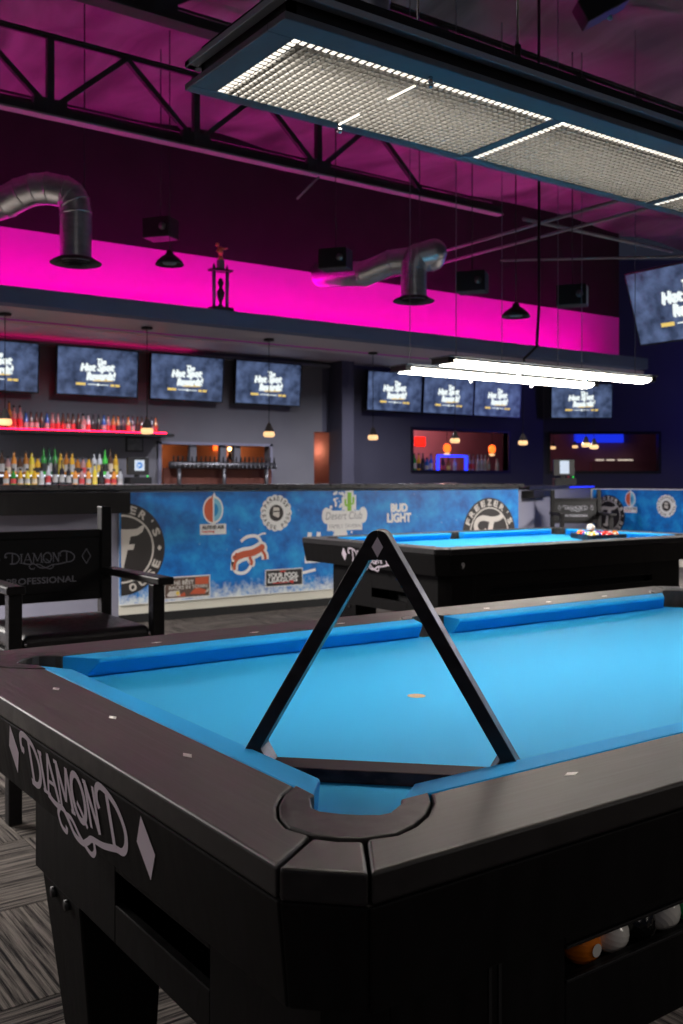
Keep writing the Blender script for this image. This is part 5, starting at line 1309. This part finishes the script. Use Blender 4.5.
# things behind and before window 2
def obox(name, a0, a1, d0, d1, z0, z1, m, label, cat, group=None):
    mb = MB(); mb.hexa([w2(a0, d0, z0), w2(a1, d0, z0), w2(a1, d1, z0), w2(a0, d1, z0), w2(a0, d0, z1), w2(a1, d0, z1), w2(a1, d1, z1), w2(a0, d1, z1)])
    return tag(mb.build(name, m), label, cat, group)
M['blueled_dim'] = mat('blue_light_band', (0, 0, 0.5), 0.5, emit=(0.01, 0.03, 0.75), estr=1.0)
M['palestrip'] = mat('pale_strip', (0.5, 0.5, 0.4), 0.5, emit=(0.9, 0.75, 0.6), estr=0.8)
obox('blue_light_band', 1.22, 2.22, 2.45, 2.58, 1.95, 2.45, 'blueled_dim', 'blue glowing light band at the top of the long window', 'neon light')
for a, b, l in ((1.63, 1.80, 'left pale strip light in the long window'), (1.86, 2.02, 'middle pale strip light in the long window'), (2.09, 2.40, 'right pale strip light in the long window')):
    obox('shelf_strip_light', a, b, 2.40, 2.44, 1.57, 1.595, 'palestrip', l, 'strip light', 'pale strips in the long window')
obox('room_counter', 1.5, 3.2, 2.2, 2.38, 0.0, 1.54, 'plumwall', 'plum counter unit inside the long window', 'counter')
till((9.784, 8.452, 1.091), math.radians(-35), 'till with a pale tall display on the diagonal bar top', True)
bottle((9.98, 8.62, 1.09), 'tall', 'dark', 'k', 'bottles on the diagonal bar', 'the diagonal bar top', cnt)
bottle((10.06, 8.68, 1.09), 'tall', 'brown', 'k', 'bottles on the diagonal bar', 'the diagonal bar top', cnt)
bottle((10.15, 8.72, 1.09), 'round', 'brown', 'r', 'bottles on the diagonal bar', 'the diagonal bar top', cnt)
m_ = MB(); Tm = Matrix.Translation((6.95, 6.53, 0)) @ Matrix.Rotation(math.atan2(2.06, 3.65), 4, 'Z'); m_.box((2.5, -0.012, 1.062), (4.1, -0.004, 1.074), Tm)
tag(m_.build('counter_strip_light', 'blueled'), 'thin blue LED strip along the diagonal bar edge', 'strip light')

# ---- pendants over the bar
def pendant(loc, ztop, label):
    H = empty('bar_pendant', loc, 0, label, 'pendant lamp', 'small glass pendants along the bar')
    m_ = MB(); m_.lathe([(0.012, 0.13), (0.020, 0.125), (0.032, 0.09), (0.046, 0.055), (0.048, 0.050)], 16, (0, 0, 0), True, False); m_.build('smoky_cap', 'shadeglass', H)
    m_ = MB(); m_.lathe([(0.048, 0.050), (0.055, 0.030), (0.053, 0.010), (0.040, 0.0), (0.001, 0.0)], 16, (0, 0, 0), True, False); m_.build('amber_glass', 'warmglow', H)
    m_ = MB(); m_.tube([(0, 0, 0.13), (0, 0, ztop-loc[2])], 0.0035, 6); m_.build('cord', 'blackmetal', H)
    m_ = MB(); m_.lathe([(0.001, 0.0), (0.05, 0.0), (0.05, -0.018), (0.001, -0.02)], 16, (0, 0, ztop-loc[2]), True, False); m_.build('ceiling_canopy', 'blackmetal', H)
pl_ = [(1.696, 7.1, 1.60, 'first glass pendant from the left over the bar'), (2.925, 7.1, 1.563, 'second glass pendant from the left, before the red lit shelf end'), (4.173, 7.1, 1.569, 'third glass pendant, under the fourth screen'), (5.567, 7.3, 1.581, 'fourth glass pendant, right of the narrow doorway'), (6.719, 7.3, 1.575, 'fifth glass pendant, before the bottle window'), (7.794, 7.3, 1.575, 'sixth glass pendant, right of the bottle window'), (8.905, 7.3, 1.573, 'left one of the two close glass pendants before the long window'), (9.055, 7.3, 1.551, 'right one of the two close glass pendants before the long window')]
for x, y, z, l in pl_: pendant((x, y, z), 2.50, l)
for a, z, l in ((0.478, 1.79, 'left small pendant inside the long window'), (0.91, 1.81, 'right small pendant inside the long window')):
    q = w2(a, 1.2, z-0.02); pendant(q, 2.7, l)
# ---- bar ceiling fittings
for (x, y, l) in ((3.9, 9.6, 'small recessed downlight left over the bar'), (6.2, 9.6, 'small recessed downlight in the middle of the bar ceiling'), (8.2, 9.7, 'small recessed downlight by the pier')):
    H = empty('downlight', (x, y, 2.98), 0, l, 'downlight', 'recessed downlights over the bar')
    m_ = MB(); m_.lathe([(0.055, 0.0), (0.075, 0.0), (0.075, -0.006), (0.055, -0.006)], 20, (0, 0, 0), True, False); m_.build('trim_ring', 'white', H)
    m_ = MB(); m_.lathe([(0.001, -0.002), (0.055, -0.003)], 20, (0, 0, 0), True, False); m_.build('lens', 'downglow', H)
    d = bpy.data.lights.new('downlight_lamp', 'SPOT'); d.energy = 260; d.color = (0.92, 0.9, 1.0); d.spot_size = math.radians(160); d.spot_blend = 0.8; d.shadow_soft_size = 0.05
    lo = bpy.data.objects.new('downlight_lamp', d); COL.objects.link(lo); lo.location = (x, y, 2.955)
m_ = MB(); H = empty('dome_camera', (3.75, 9.2, 2.98), 0, 'small dark dome camera under the bar ceiling', 'camera')
m_.lathe([(0.001, 0), (0.07, 0), (0.07, -0.03), (0.001, -0.032)], 18, (0, 0, 0), True, False); m_.build('mount', 'blackmetal', H)
m_ = MB(); m_.lathe([(0.05, -0.032), (0.048, -0.06), (0.03, -0.085), (0.001, -0.092)], 18, (0, 0, 0), True, False); m_.build('dome', 'shadeglass', H)
m_ = MB()
for i in range(34): m_.box((-2+7.6*i/34, 11.52, 2.900), (-2+7.6*(i+0.97)/34, 11.55, 2.915))
tag(m_.build('ceiling_strip_light', 'pinkled'), 'pink LED strip hidden behind the ledge at the back edge of the bar ceiling', 'strip light')
m_ = MB(); m_.box((-3, 11.44, 2.885), (7.9, 11.598, 2.899)); m_.box((-3, 11.44, 2.899), (7.9, 11.455, 2.925)); S(m_.build('trim_5', 'barwall'), 'grey light ledge over the left screens')
# blue wash of the far right wall, from a lamp out of frame
point_light('blue_wall_lamp', w2(5.2, -1.6, 2.4), 120, (0.16, 0.12, 1.0), 0.2)
